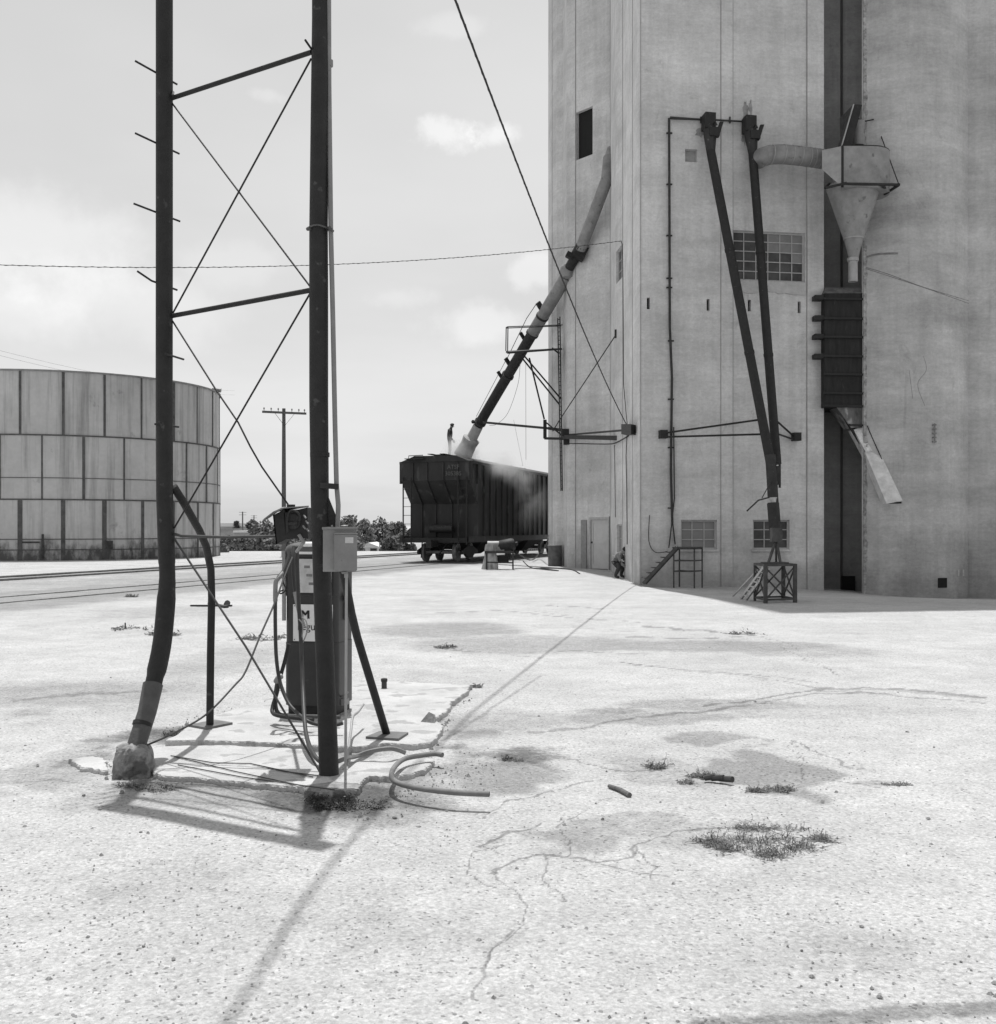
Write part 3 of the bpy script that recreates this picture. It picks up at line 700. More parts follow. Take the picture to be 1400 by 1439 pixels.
def face_head(parent, c, r, facing, hair=True, cap=False, tilt=0):
    """hair / cap and facial features as children; c = head centre (local)"""
    f = Vector(facing).normalized(); s = f.cross(Vector((0,0,1))).normalized(); u = s.cross(f)
    c = Vector(c)
    mb = MB(); mb.add([c+f*r*.86+u*r*.15, c+f*r*1.22-u*r*.25, c+f*r*.86-u*r*.32+s*r*.2, c+f*r*.86-u*r*.32-s*r*.2], [(0,1,2),(0,3,1),(1,3,2),(0,2,3)]); mb.build('nose', skin, parent, local=True)
    mb = MB()
    for k in (-1, 1): mb.lathe([(.02*r,-.05*r),(.16*r,-.03*r),(.16*r,.03*r),(.02*r,.05*r)], c+f*r*.84+s*k*r*.36+u*r*.1, 8, Matrix((s, u, f)).transposed())
    mb.build('eyes', hole, parent, local=True)
    mb = MB(); mb.box(c+f*r*.84-u*r*.52, (r*.1, r*.1, r*.08)); mb.beam(c+f*r*.84-u*r*.52-s*r*.28, c+f*r*.84-u*r*.52+s*r*.28, r*.1, r*.06); mb.build('mouth', jamb, parent, local=True)
    mb = MB()
    for k in (-1, 1): mb.lathe([(.05*r,-.1*r),(.28*r,-.06*r),(.28*r,.06*r),(.05*r,.1*r)], c+s*k*r*.86, 8, Matrix((f, u, s)).transposed())
    mb.build('ears', skin, parent, True, True)
    mb = MB(); vs = []; fs = []; n = 16; mrows = 8
    for i in range(mrows+1):
        th = math.pi*.60*i/mrows
        for k in range(n):
            a = 2*math.pi*k/n; d = f*math.cos(a)*math.sin(th)+s*math.sin(a)*math.sin(th)+u*math.cos(th)
            rr = r*(1.16+.05*math.sin(5*a+i)) if (math.cos(a)*math.sin(th) < .55 or th < .9) else r*.8
            vs.append(c+Vector(d)*rr-f*r*.08)
    for i in range(mrows):
        for k in range(n): fs.append((i*n+k, i*n+(k+1)%n, (i+1)*n+(k+1)%n, (i+1)*n+k))
    mb.add(vs, fs); mb.build('cap' if cap else 'hair', hairm, parent, True, True)
    if cap:
        mb = MB(); mb.prism([c+f*r*.6+u*r*.45+s*r*.7, c+f*r*1.7+u*r*.25+s*r*.45, c+f*r*1.7+u*r*.25-s*r*.45, c+f*r*.6+u*r*.45-s*r*.7], u*r*.08); mb.build('cap_peak', hairm, parent, local=True)
def hand(parent, w, d, side, L=.17, curl=.6, m=skin):
    """hand with palm, four fingers and a thumb; w wrist, d direction, side = thumb side"""
    w = Vector(w); d = Vector(d).normalized(); s = (Vector(side)-d*Vector(side).dot(d)).normalized(); n = d.cross(s)
    mb = MB(); mb.tube([w-d*.01, w+d*L*.25, w+d*L*.5], [.024, .032, .030], 8)
    for k, (o, ln) in enumerate(((.028,.42),(.010,.48),(-.010,.45),(-.028,.36))):
        a = w+d*L*.46+s*o; b = a+d*L*ln*.5-n*L*ln*.2*curl; c = b+d*L*ln*.25-n*L*ln*.4*curl; mb.tube([a, b, c], [.0095,.0085,.007], 6)
    a = w+d*L*.15+s*.026; mb.tube([a, a+s*.03+d*.03, a+s*.03+d*.06-n*.015], [.011,.010,.008], 6)
    mb.build('hand', m, parent, True, True)
# standing man on the wagon roof: seen from behind/side, head bowed to the right, hands low in front
wp = P(632, 0, 52.0); rz = 4.88+.035+.02
j = [(0,0,.93),(0,0,1.12),(.02,0,1.32),(.03,0,1.44),(.06,0,1.52),(.10,0,1.60),(.13,0,1.70),          # pelvis..head
     (0,.10,.88),(.03,.11,.48),(-.02,.12,.09),(.12,.13,.04), (0,-.10,.88),(.01,-.11,.48),(-.05,-.12,.09),(.09,-.13,.04),
     (0,.19,1.40),(.02,.24,1.14),(.17,.19,.95), (0,-.19,1.40),(0,-.25,1.14),(.16,-.20,.93)]
e = [(0,1),(1,2),(2,3),(3,4),(4,5),(5,6),(0,7),(7,8),(8,9),(9,10),(0,11),(11,12),(12,13),(13,14),(3,15),(15,16),(16,17),(3,18),(18,19),(19,20)]
rd = [(.15,.12),(.14,.11),(.15,.12),(.10,.10),.055,.08,.085,.09,.062,.045,.04,.09,.062,.045,.04,.062,.045,.034,.062,.045,.034]
p1 = body('person', 'standing worker in dark clothes on the wagon roof, head bowed towards the loading spout', j, e, rd, (wp.x, wp.y, rz), cloth_d)
face_head(p1, (.13,0,1.655), .098, (.85,-.1,-.45)); hand(p1, (.17,.19,.95), (.5,-.2,-1), (1,0,.2)); hand(p1, (.16,-.20,.93), (.5,.2,-1), (1,0,.2))
# ================================================================ grain elevator
def W2(x, Y): return Vector(((x-CX)/F*Y, Y, 0))
def mkwall(mb_, A, B, z0, z1, holes=(), depth=.18, inward=None):
    """vertical wall A->B with rectangular holes (u0,u1,z0,z1) in metres along A->B; returns frame helper"""
    A = Vector((A.x, A.y, 0)); B = Vector((B.x, B.y, 0)); d = (B-A); Ln = d.length; d.normalize(); n = Vector((-d.y, d.x, 0))   # n points away from viewer for left->right walls
    us = sorted({0, Ln, *[h[0] for h in holes], *[h[1] for h in holes]}); zs = sorted({z0, z1, *[h[2] for h in holes], *[h[3] for h in holes]})
    for i in range(len(us)-1):
        for k in range(len(zs)-1):
            um = (us[i]+us[i+1])/2; zm = (zs[k]+zs[k+1])/2
            if any(h[0] < um < h[1] and h[2] < zm < h[3] for h in holes): continue
            q = [A+d*us[i]+Vector((0,0,zs[k])), A+d*us[i+1]+Vector((0,0,zs[k])), A+d*us[i+1]+Vector((0,0,zs[k+1])), A+d*us[i]+Vector((0,0,zs[k+1]))]
            mb_.add(q, [(0,1,2,3)])
    for h in holes:
        c = [A+d*h[0]+Vector((0,0,h[2])), A+d*h[1]+Vector((0,0,h[2])), A+d*h[1]+Vector((0,0,h[3])), A+d*h[0]+Vector((0,0,h[3]))]
        for i in range(4):
            p, q = c[i], c[(i+1) % 4]; mb_.add([p, q, q+n*depth, p+n*depth], [(0,1,2,3)])
    return A, d, n, Ln
def uz(A, d, x, y):
    """where the sight line through photo pixel meets the wall plane: (u, z)"""
    r = (x-CX)/F; # X = r*Y ; A + d*u
    u = (r*A.y-A.x)/(d.x-r*d.y); Y = A.y+d.y*u; return u, CH-(y-HZ)/F*Y
EV = thing('grain_elevator', 'towering grey concrete grain elevator headhouse with windows, door and slots', 'grain elevator', (6.5, 34, 0))
HH = 42.0
A_F = W2(899, 30.5); B_F = W2(1157, 31.4)
dF = (B_F-A_F).normalized(); nF = Vector((-dF.y, dF.x, 0))
def fuz(x, y): return uz(A_F, dF, x, y)
def FW(x, y, off=0):
    u, z = fuz(x, y); return P(x, y, (A_F+dF*u).y-off)
def hole_px(A, d, x0, y0, x1, y1):
    u0, z1_ = uz(A, d, x0, y0); u1, z0_ = uz(A, d, x1, y1); return (u0, u1, z0_, z1_)
wins = {'up': hole_px(A_F, dF, 1030, 323, 1131.5, 397), 'lo1': hole_px(A_F, dF, 957, 730.5, 1008, 772), 'lo2': hole_px(A_F, dF, 1058.5, 730.5, 1110, 772),
        'sq': hole_px(A_F, dF, 963, 209, 980, 228)}
slots = [hole_px(A_F, dF, x-2.2, y, x+2.2, y+16.5) for x, y in ((911.5, 418), (995.5, 420), (1053.5, 421), (1123.5, 423.5))]
mb = MB(); mkwall(mb, A_F, B_F, -1.5, HH, list(wins.values())+slots, .16)
# side and return faces
LP = [(770.6, 49.5), (772, 47), (776, 46), (783, 45.4), (791, 45.2), (797, 43.6), (809, 43.1), (858, 41.6), (861, 38.4), (865.5, 36.4), (875.5, 35.2), (884, 33.2), (889, 32.0), (894, 31.1), (899, 30.5)]
LP = [W2(*q) for q in LP]; LP[-1] = A_F.copy()
doorA, doorB = LP[6], LP[7]; dD = (doorB-doorA).normalized(); nD = Vector((-dD.y, dD.x, 0))
sideA, sideB = LP[9], LP[10]; dS = (sideB-sideA).normalized(); nS = Vector((-dS.y, dS.x, 0))
hd = {'open': hole_px(doorA, dD, 809.8, 158.5, 833, 216.5), 'door': (uz(doorA, dD, 828, 0)[0], uz(doorA, dD, 857, 0)[0], -.2, uz(doorA, dD, 840, 727)[1])}
h_ = uz(sideA, dS, 866.2, 0)[0]; k_ = uz(sideA, dS, 874.6, 0)[0]
hs = {'w1': (h_-.0, k_, 9.9, 11.0), 'w2': (h_+.1, k_-.05, .78, 1.72)}
for i in range(len(LP)-1):
    hl = []
    if i == 6: hl = list(hd.values())
    if i == 9: hl = list(hs.values())
    mkwall(mb, LP[i], LP[i+1], -1.5, HH, hl, .16)
BK = [B_F, W2(1158, 33.4)+Vector((0,0,0)), Vector((10.2, 56, 0)), Vector((LP[0].x+1.4, 60, 0)), LP[0]]
for a, b in zip(BK[:-1], BK[1:]): mkwall(mb, a, b, -1.5, HH)
ring = LP+BK[:-1]; mb.add([Vector((p.x, p.y, HH)) for p in ring], [tuple(range(len(ring)))])
wall = mb.build('wall', conc, EV)
# vertical form joints and shallow pilaster strips on the faces
mb = MB()
def vjoint(x, wpx=1.0, off=.004, z0=-1, z1=HH, A=A_F, d=dF, n=nF):
    u, _ = uz(A, d, x, 500); p = A+d*u-n*off; mb.beam(p+Vector((0,0,z0)), p+Vector((0,0,z1)), wpx*.021, .012, up=n)
for x, w in ((900.5, 1.0), (1013, .8), (1030, 1.1), (1133.5, .9)): vjoint(x, w)
for i, w in ((2, .6), (6, 1.3), (7, 1.2), (10, 1.0), (12, .8)):
    p = LP[i]+Vector((0,-.01,0)); mb.beam(p+Vector((0,0,-1)), p+Vector((0,0,HH)), .03*w, .03)
mb.build('form_joint', groove, EV)
mb = MB()
for x0, x1 in ((1013.5, 1029.3),):
    a = A_F+dF*uz(A_F, dF, x0, 0)[0]; b = A_F+dF*uz(A_F, dF, x1, 0)[0]; mb.prism([a-Vector((0,0,1)), b-Vector((0,0,1)), b+Vector((0,0,HH)), a+Vector((0,0,HH))], -nF*.035)
a = A_F+dF*uz(A_F, dF, 1134.3, 0)[0]; b = B_F; mb.prism([a-Vector((0,0,1)), b-Vector((0,0,1)), b+Vector((0,0,HH)), a+Vector((0,0,HH))], -nF*.05)
mb.build('pilaster', conc, EV)
# dark interiors behind the openings
def window(hl, A, d, n, cols, rows, back=.10, gl=glass, lab=None, blank=(), fw=.05, sill=True, name='window'):
    u0, u1, z0, z1 = hl; w = u1-u0; h = z1-z0
    def pt(u, z, o): return A+d*u+n*o+Vector((0,0,z))
    mb = MB()
    for (a, b, c, e) in ((u0+.002, u1-.002, z0+.002, z0+fw), (u0+.002, u1-.002, z1-fw, z1-.002), (u0+.002, u0+fw, z0+fw+.001, z1-fw-.001), (u1-fw, u1-.002, z0+fw+.001, z1-fw-.001)):
        mb.prism([pt(a, c, back-.03), pt(b, c, back-.03), pt(b, e, back-.03), pt(a, e, back-.03)], n*.05)
    fr = mb.build(name, frame, EV)
    if lab: fr['label'] = lab
    mb = MB()
    for i in range(1, cols): u = u0+w*i/cols; mb.prism([pt(u-.012, z0+fw, back-.016), pt(u+.012, z0+fw, back-.016), pt(u+.012, z1-fw, back-.016), pt(u-.012, z1-fw, back-.016)], n*.03)
    for i in range(1, rows): z = z0+h*i/rows; mb.prism([pt(u0+fw, z-.012, back-.019), pt(u1-fw, z-.012, back-.019), pt(u1-fw, z+.012, back-.019), pt(u0+fw, z+.012, back-.019)], n*.03)
    f2 = mb.build('muntin', frame, fr); f2.location = (0,0,0)
    g1, g2 = MB(), MB()
    for i in range(cols):
        for k in range(rows):
            a, b = u0+w*i/cols, u0+w*(i+1)/cols; c, e = z0+h*k/rows, z0+h*(k+1)/rows; o = back+random.uniform(0, .004)
            (g2 if (i, k) in blank else g1).add([pt(a, c, o), pt(b, c, o+.004), pt(b, e, o+.002), pt(a, e, o)], [(0,1,2,3)])
    if g1.f: x = g1.build('pane', gl, fr)
    if g2.f: x = g2.build('painted_pane', glassp, fr)
    if sill:
        mb = MB(); mb.prism([pt(u0-.05, z0-.06, -.05), pt(u1+.05, z0-.06, -.05), pt(u1+.05, z0-.003, -.05), pt(u0-.05, z0-.003, -.05)], n*.09); mb.build('sill', conc, fr)
def fix(ob): pass
window(wins['up'], A_F, dF, nF, 6, 5, gl=mat('dark_pane_glass', .055, .35, 0, .6, 1.8), lab='large upper window of small panes, upper right ones painted pale', blank=((3,4),(4,4),(5,4),(3,3),(4,3),(5,3),(5,2)), sill=False)  # upper window uses a darker glass tone
window(wins['lo1'], A_F, dF, nF, 3, 3, gl=mat('milky_glass', .2, .5, 0, .12, 2), lab='ground floor window with milky panes')
window(wins['lo2'], A_F, dF, nF, 3, 3, gl=mat('dark_pane_glass', .1), lab='ground floor window with dark panes behind the stand')
window(hs['w1'], sideA, dS, nS, 2, 3, gl=mat('dark_pane_glass', .1), lab='narrow dark window on the turned face', sill=False)
window(hs['w2'], sideA, dS, nS, 1, 2, gl=mat('milky_glass', .2), lab='small window beside the door', sill=False)
mb = MB(); u0, u1, z0, z1 = wins['up']
pts = []
rng = random.Random(4); ua = u0-.05; ub = u1+.02; zb_ = z0-.34
low = [(ua+(ub-ua)*i/14, zb_+rng.uniform(-.05,.05)) for i in range(15)]
poly = [A_F+dF*u+Vector((0,0,z)) for u, z in low]+[A_F+dF*ub+Vector((0,0,z0-.004)), A_F+dF*ua+Vector((0,0,z0-.004))]
mb.prism(poly, -nF*.03); mb.build('patched_sill', mat('pale_patch', .44, .95, 0, .15, 6, .8, 18), EV)
def backplate(hl, A, d, n, depth=.155, m=hole, nm='opening'):
    u0, u1, z0, z1 = hl; mb = MB(); mb.add([A+d*u+n*depth+Vector((0,0,z)) for u, z in ((u0-.02,z0-.02),(u1+.02,z0-.02),(u1+.02,z1+.02),(u0-.02,z1+.02))], [(0,1,2,3)]); return mb.build(nm, m, EV)
for s in slots: backplate(s, A_F, dF, nF, nm='wall_slot')
backplate(wins['sq'], A_F, dF, nF, m=conc3, nm='blocked_opening'); backplate(hd['open'], doorA, dD, nD, nm='dark_opening')
# door
u0, u1, z0, z1 = hd['door']
def dp(u, z, o): return doorA+dD*u+nD*o+Vector((0,0,z))
def panel(u0, u1, z0, z1, o, th, m, nm, par): mb = MB(); mb.prism([dp(u0,z0,o), dp(u1,z0,o), dp(u1,z1,o), dp(u0,z1,o)], nD*th); return mb.build(nm, m, par)
dr = panel(u0+.1, u1-.08, -.02, z1-.1, .05, .05, doorm, 'door', EV)
for a, b, c, e in ((u0+.18, u1-.16, 1.15, z1-.2), (u0+.18, u1-.16, .12, 1.02)): pass
mb = MB()
for (a, b, c, e) in ((u0+.1, u0+.19, 0, z1-.1), (u1-.17, u1-.08, 0, z1-.1), (u0+.19, u1-.17, 0, .14), (u0+.19, u1-.17, .98, 1.1), (u0+.19, u1-.17, z1-.22, z1-.1)):
    mb.prism([dp(a,c,.03), dp(b,c,.03), dp(b,e,.03), dp(a,e,.03)], nD*.018)
x = mb.build('door_rail', doorm, dr)
mb = MB(); p = dp(u0+.14, 1.03, -.01); mb.tube([p, p+nD*.05], .035, 10); x = mb.build('handle', black, dr)
panel(u0, u0+.097, -.2, z1, -.02, .1, frame, 'door_frame', EV); panel(u1-.077, u1, -.2, z1, -.02, .1, frame, 'door_frame', EV); panel(u0+.098, u1-.078, z1-.097, z1-.003, -.02, .1, frame, 'door_frame', EV)
panel(u0-.42, u0-.12, -.1, z1-.1, -.05, .03, mat('old_board', .27, .9, 0, .2, 5), 'board_panel', EV)
panel(u1+.02, u1+.2, -.1, z1+.03, -.06, .05, jamb, 'dark_board', EV)
# rust stains / patched marks (real marks on the wall)
mb = MB(); rng = random.Random(9)
def blotch(x, y, w, h, k=9, seed=0):
    r = random.Random(seed); poly = []
    for i in range(k*2):
        a = 2*math.pi*i/(k*2); rr = r.uniform(.5, 1.0); poly.append(FW(x+w*rr*math.cos(a), y+h*rr*math.sin(a), 0))
    mb.prism(poly, -nF*.006)
blotch(1048, 158, 5, 20, 9, 3); blotch(1055, 150, 3, 14, 9, 5); blotch(984, 186, 8, 9, 7, 8); blotch(1046, 190, 5, 17, 7, 9)
mb.build('patched_mark', patchm, EV)

# ------------------------------------------------ silo with a dark recess
SV = thing('concrete_silo', 'round concrete silo right of the headhouse with a dark recess between', 'silo', (13, 34, 0)); HS = 37.0
mb = MB(); cxs, cys, R = 12.0, 33.0, 2.45
a0 = math.atan2(31.15-cys, W2(1214, 31.15).x-cxs); a1 = math.atan2(31.3-cys, W2(1367, 31.3).x-cxs)
arc = [Vector((cxs+R*math.cos(a0+(a1-a0)*i/26), cys+R*math.sin(a0+(a1-a0)*i/26), 0)) for i in range(27)]
hsq = None
# square hole low down at px 1317-1331, 812-826
for i in range(26):
    A, B = arc[i], arc[i+1]; hl = []
    px = (A.x+B.x)/2/((A.y+B.y)/2)*F+CX
    mkwall(mb, A, B, -2, HS, hl)
c2 = Vector((arc[-1].x+1.5, arc[-1].y+3.7, 0)); R2 = (c2-arc[-1]).length
b0 = math.atan2(arc[-1].y-c2.y, arc[-1].x-c2.x)
arc2 = [Vector((c2.x+R2*math.cos(b0+1.6*i/22), c2.y+R2*math.sin(b0+1.6*i/22), 0)) for i in range(23)]
for A, B in zip(arc2[:-1], arc2[1:]): mkwall(mb, A, B, -2, HS)
ring = arc+arc2[1:]+[Vector((arc2[-1].x, 50, 0)), Vector((arc[0].x+6.8, 50, 0))]
mkwall(mb, arc2[-1], ring[-2], -2, HS); mkwall(mb, ring[-2], ring[-1], -2, HS); mkwall(mb, ring[-1], arc[0], -2, HS)
mb.add([Vector((p.x, p.y, HS)) for p in ring], [tuple(range(len(ring)))])
mb.build('wall', conc2, SV, smooth=True)
def silo_pt(x, y, off=0):
    r = (x-CX)/F; # line X=rY, circle
    a = r*r+1; b = -2*(r*cxs+cys); c = cxs*cxs+cys*cys-R*R; Y = (-b-math.sqrt(max(0,b*b-4*a*c)))/(2*a); p = Vector((r*Y, Y, 0)); n = (p-Vector((cxs, cys, 0))).normalized()
    return p+n*off+Vector((0,0,CH-(y-HZ)/F*Y)), n
mb = MB(); rc = W2(1157, 33.2); rd_ = W2(1216, 33.0)
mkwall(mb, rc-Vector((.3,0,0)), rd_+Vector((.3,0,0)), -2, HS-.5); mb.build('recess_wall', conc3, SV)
mb = MB(); mb.beam(W2(1183,33.05)+Vector((0,0,-1)), W2(1183,33.05)+Vector((0,0,HS-1)), .04, .12); mb.build('recess_joint', mat('recess_line', .1, .9), SV)
# crumbled left edge of the silo
rng = random.Random(3); vs = []; fs = []
for i in range(420):
    z = -1+i*.055*1.6; p, n = silo_pt(1214.5, 700, 0); p = Vector((p.x, p.y, z)); w = .05+.07*abs(mn.noise(Vector((0, z*2.3, 1))))+.05*abs(mn.noise(Vector((3, z*7, 1))))
    vs += [p+Vector((-.015,.10,0)), p+Vector((-.02,-.03,0))+n*.02, p+Vector((w,0,0))+Vector((0,-.055*w/.1,0))*1.0+n*.012, p+Vector((w+.02,.1,0))]
for i in range(419):
    for k in range(3): fs.append((i*4+k, i*4+k+1, i*4+k+5, i*4+k+4))
mb = MB(); mb.add(vs, fs); mb.build('crumbled_edge', mat('crumbled_concrete', .3, .98, 0, .6, 9, 1, 25), SV)
mb = MB(); p, n = silo_pt(1324.5, 819, .002); t_ = Vector((-n.y, n.x, 0)); mb.prism([p+t_*a+Vector((0,0,b))-n*.03 for a, b in ((-.15,-.14),(.15,-.14),(.15,.14),(-.15,.14))], n*.05); mb.build('dark_vent', hole, SV)
mb = MB()
for x in (1347, 1354): p, n = silo_pt(x, 805, .003); mb.beam(p-Vector((0,0,.09)), p+Vector((0,0,.09)), .06, .02, up=n)
mb.build('white_dab', mat('white_dab_paint', .45, .8, 0, .2, 20), SV)
mb = MB(); p, n = silo_pt(1312, 610, .02)
mb.tube([p+n*.05+Vector((0,0,.3)), p+n*.05-Vector((0,0,.25))], .02, 6)
for k in range(5): q = p+n*.03+Vector((0,0,.26-k*.12)); mb.box(q, (.1,.06,.04))
mb.build('wall_bracket', rust, SV)
mb = MB()
for pts in (((1216,362),(1235,357),(1262,356)), ((1215,375),(1248,385),(1300,404),(1366,424)), ((1216,377),(1250,388),(1310,408),(1366,428)), ((1298,500),(1302,520),(1290,540),(1300,570)),((1278,520),(1283,560))):
    q = [silo_pt(s.x, s.y, -.004)[0] for s in spline([Vector((x, y, 0)) for x, y in pts], 8)]; mb.tube(q, .012 if pts[0][1] in (375, 377) else (.03 if pts[0][1] == 362 else .008), 5)
mb.build('surface_crack', mat('crack_dirt', .2, .95, 0, .3, 8), SV)
mb = MB(); q = W2(1192, 32.95); mb.prism([q+Vector((-.2,-.0,-.35)), q+Vector((.2,0,-.35)), q+Vector((.2,0,.12)), q+Vector((-.2,0,.12))], (0,-.06,0)); mb.build('low_hatch', hole, SV)

# ------------------------------------------------ two steep downspouts to the stand
def spout(lb, head, pipe, r, seed):
    t = thing('downspout', lb, 'grain spout', FW(head[0], head[1]), 0, 'steep dark downspouts')
    hx, hy = head[0], head[1]
    top = FW(hx, hy+2, .34)
    mb = MB(); mb.beam(FW(hx, hy-3, .28), FW(hx, hy+18, .30), .31, .36, up=nF); mb.add([], []); mb.build('inlet_box', steel, t)
    mb = MB(); a = FW(hx+1, hy+16, .32); b = pipe[0]; mb.tube([a, a*.4+b*.6+Vector((0,0,.12)), b], [.18, .18, r], 10); mb.build('hopper_throat', steel2, t)
    mb = MB(); g = FW(hx+13, hy+10, .45); mb.prism([FW(hx+4, hy+28, .5), FW(hx+15, hy+24, .5), FW(hx+20, hy+8, .5), FW(hx+15, hy+8, .5), FW(hx+13, hy+14, .5)], -nF*.07)
    mb.tube([FW(hx+7, hy+10, .5), FW(hx+9, hy+6, .62), FW(hx+12, hy+12, .62)], .02, 6); mb.box(FW(hx+8, hy+22, .48), (.28,.22,.24)); mb.build('gate_lever', steel, t)
    mb = MB(); mb.tube(pipe, r, 14); mb.build('pipe', steel, t, True)
    mb = MB()
    for k in (.33, .66): q = pipe[0].lerp(pipe[-1], k); dd = (pipe[-1]-pipe[0]).normalized(); mb.tube([q-dd*.04, q+dd*.04], r+.012, 14)
    mb.build('pipe_coupling', steel, t, True, each=True)
    return t
p1a = [FW(999, 212, .36), FW(1083, 650, 2.35)]; p2a = [FW(1058, 216, .36), FW(1092, 652, 1.95)]
spout('left steep dark downspout on the headhouse, leaning right to meet the other', (996, 164), p1a, .13, 1)
spout('right near vertical dark downspout beside the duct, meeting the leaning one', (1053, 168), p2a, .125, 2)
t = thing('loading_tube', 'dark vertical tube with chipped white band hanging over the cross-braced stand', 'grain spout', G(1089, 846)+Vector((0,0,3)))
yy = G(1089, 838).y; 
mb = MB(); mb.tube([P(1083, 640, 28.4), P(1086, 690, 28.2), P(1089, 742, 28.1)], .14, 16); mb.build('pipe', steel2, t, True)
mb = MB(); mb.tube([P(1085.4, 699, 28.17), P(1085.8, 706, 28.17)], .146, 16); mb.build('chipped_band', mat('chipped_white', .42, .8, 0, .4, 6, spots=(9, .55, .05)), t, True)
mb = MB(); mb.tube([P(1086.5, 707, 28.15), P(1089.5, 744, 28.1)], .158, 16); mb.build('lower_sleeve', steel2, t, True)
mb = MB(); mb.box(P(1092, 668, 28.3), (.16, .1, .5)); mb.box(P(1096, 668, 28.3), (.05,.05,.66)); mb.tube([P(1084,676,28.1), P(1071,700,27.9)], .012, 6); mb.tube([P(1081,699,28), P(1066,703,27.6), P(1050,718,27.3)], .02, 6); mb.build('chute_lever', steel2, t)
# braces from wall brackets to the spouts
t = thing('spout_brace', 'wide dark brace of thin rods between two square wall brackets holding the downspouts', 'brace', FW(1025, 610))
for x, y in ((930.5, 611), (1117, 614.5)):
    mb = MB(); c = FW(x, y, .06); mb.prism([FW(x-5, y-6, .02), FW(x+5, y-6, .02), FW(x+5, y+5.5, .02), FW(x-5, y+5.5, .02)], -nF*.22); mb.build('wall_bracket', steel, t)
mb = MB(); m1 = FW(1076, 590, 1.75); m2 = FW(1090, 590, 1.75)
for a, b in ((FW(934, 608.5, .2), m1-Vector((.2,0,0))), (FW(934, 614, .2), FW(1076, 610, 1.95)), (FW(1114, 611.5, .2), m2), (FW(1114, 617, .2), FW(1094, 610, 1.9))): mb.tube([a, b], .028, 8)
mb.build('brace_rod', steel, t, True)
# conduit
t = thing('wall_conduit', 'thin dark conduit pipe running down the headhouse wall left of the downspouts', 'conduit', FW(941, 770))
mb = MB(); o = .09; mb.tube([FW(940.5, 166, o), FW(941, 300, o), FW(941.5, 460, o), FW(944.5, 530, o), FW(943, 660, o), FW(945, 735, o)], .036, 8); mb.tube([FW(942, 165.5, o), FW(988, 168, o)], [.045, .03], 8); mb.tube([FW(1000, 168, o), FW(1050, 171, o)], .028, 8); mb.build('pipe', steel2, t, True)
mb = MB(); mb.tube([FW(947, 600, o), FW(948, 700, o), FW(942, 755, o), FW(940, 770, o)], .018, 6); mb.tube([FW(945.5, 735, o), FW(949, 765, o)], .02, 6)
q = spline([FW(913, 724, .05), FW(912, 760, .05), FW(921, 776, .07), FW(938, 775, .12)], 5); mb.tube(q, .012, 5); mb.build('cable', steel2, t, True)
mb = MB()
for y in (187, 259, 331, 391, 404, 479, 561, 629, 714): mb.beam(FW(936.8+(y > 450)*2.2, y, .06), FW(944.8+(y > 450)*2.2, y, .06), .05, .04)
for x in (985, 1026, 1046): mb.beam(FW(x, 164, .06), FW(x, 173, .06), .04, .04)
mb.build('pipe_clamp', steel2, t)

# ------------------------------------------------ duct and cyclone
t = thing('cyclone_collector', 'galvanised cyclone dust collector with cone, fed by a bent horizontal duct', 'dust collector', (10.0, 30.2, 8)); YC = 30.05
mb = MB(); mb.tube([FW(1066, 224, .05), FW(1071, 221, .5), FW(1082, 217.5, .75), FW(1100, 216.5, .8), FW(1125, 219, .8), FW(1156, 223.5, .8)], .27, 20); mb.build('duct', galvd, t, True)
mb = MB()
for x, y in ((1072,220.5),(1077,219),(1084,217.3),(1100,216.5),(1112,217.6),(1124,219),(1136,220.6),(1143,221.6),(1150,222.6),(1155,223.4)):
    o = .5+.3*min(1, (x-1071)/12); a = FW(x, y, o); b = FW(x+1, y+.1, o); mb.tube([a, b], .279, 20)
mb.build('duct_band', galv, t, True)
mb = MB(); a, b = 1155.5, 1184
f0 = [P(a, 211, YC-.25), P(a, 238, YC-.25), P(a, 238, YC+.25), P(a, 211, YC+.25)]; f1 = [P(b, 205, YC-.7), P(b, 263, YC-.7), P(b, 263, YC-.1), P(b, 205, YC-.1)]
mb.add(f0+f1, [(0,1,2,3),(4,5,6,7),(0,1,5,4),(1,2,6,5),(2,3,7,6),(3,0,4,7)]); mb.build('transition', galv, t)
mb = MB(); pc = P(1208, 300, YC); zt = P(1208, 205, YC-.7).z; zb = P(1208, 263, YC-.7).z; rr = .72
prof = [(P(1184, 0, YC-.7).x, YC-.7)]
for i in range(15):
    a_ = -math.pi/2+math.pi*i/14; prof.append((pc.x+.10+rr*math.cos(a_), YC+.02+rr*math.sin(a_)))
prof.append((P(1184, 0, YC-.1).x, YC+.74))
mb.prism([(x, y, zb) for x, y in prof], (0,0,zt-zb)); mb.build('drum', galvd, t, True)
mb = MB(); mb.tube([P(1184.2, 205, YC-.72), P(1184.2, 263, YC-.72)], .035, 6); mb.prism([(x, y, zt) for x, y in prof], (0,0,.03)); mb.build('flange', steel, t)
mb = MB(); cc_ = P(1201, 262, YC); z1_ = P(1201, 262, YC).z; z2_ = P(1201, 336, YC).z; z3_ = P(1201, 364, YC).z; z4_ = P(1201, 396, YC).z
mb.lathe([(.74, z1_), (.745, z1_-.02), (.27, z2_), (.26, z2_), (.12, z3_)], (cc_.x-.02, YC, 0), 36); mb.build('cone', galvd, t, True)
mb = MB(); mb.lathe([(.275, z2_+.03), (.285, z2_+.02), (.275, z2_-.01)], (cc_.x-.02, YC, 0), 36); mb.build('cone_band', galv, t, True)
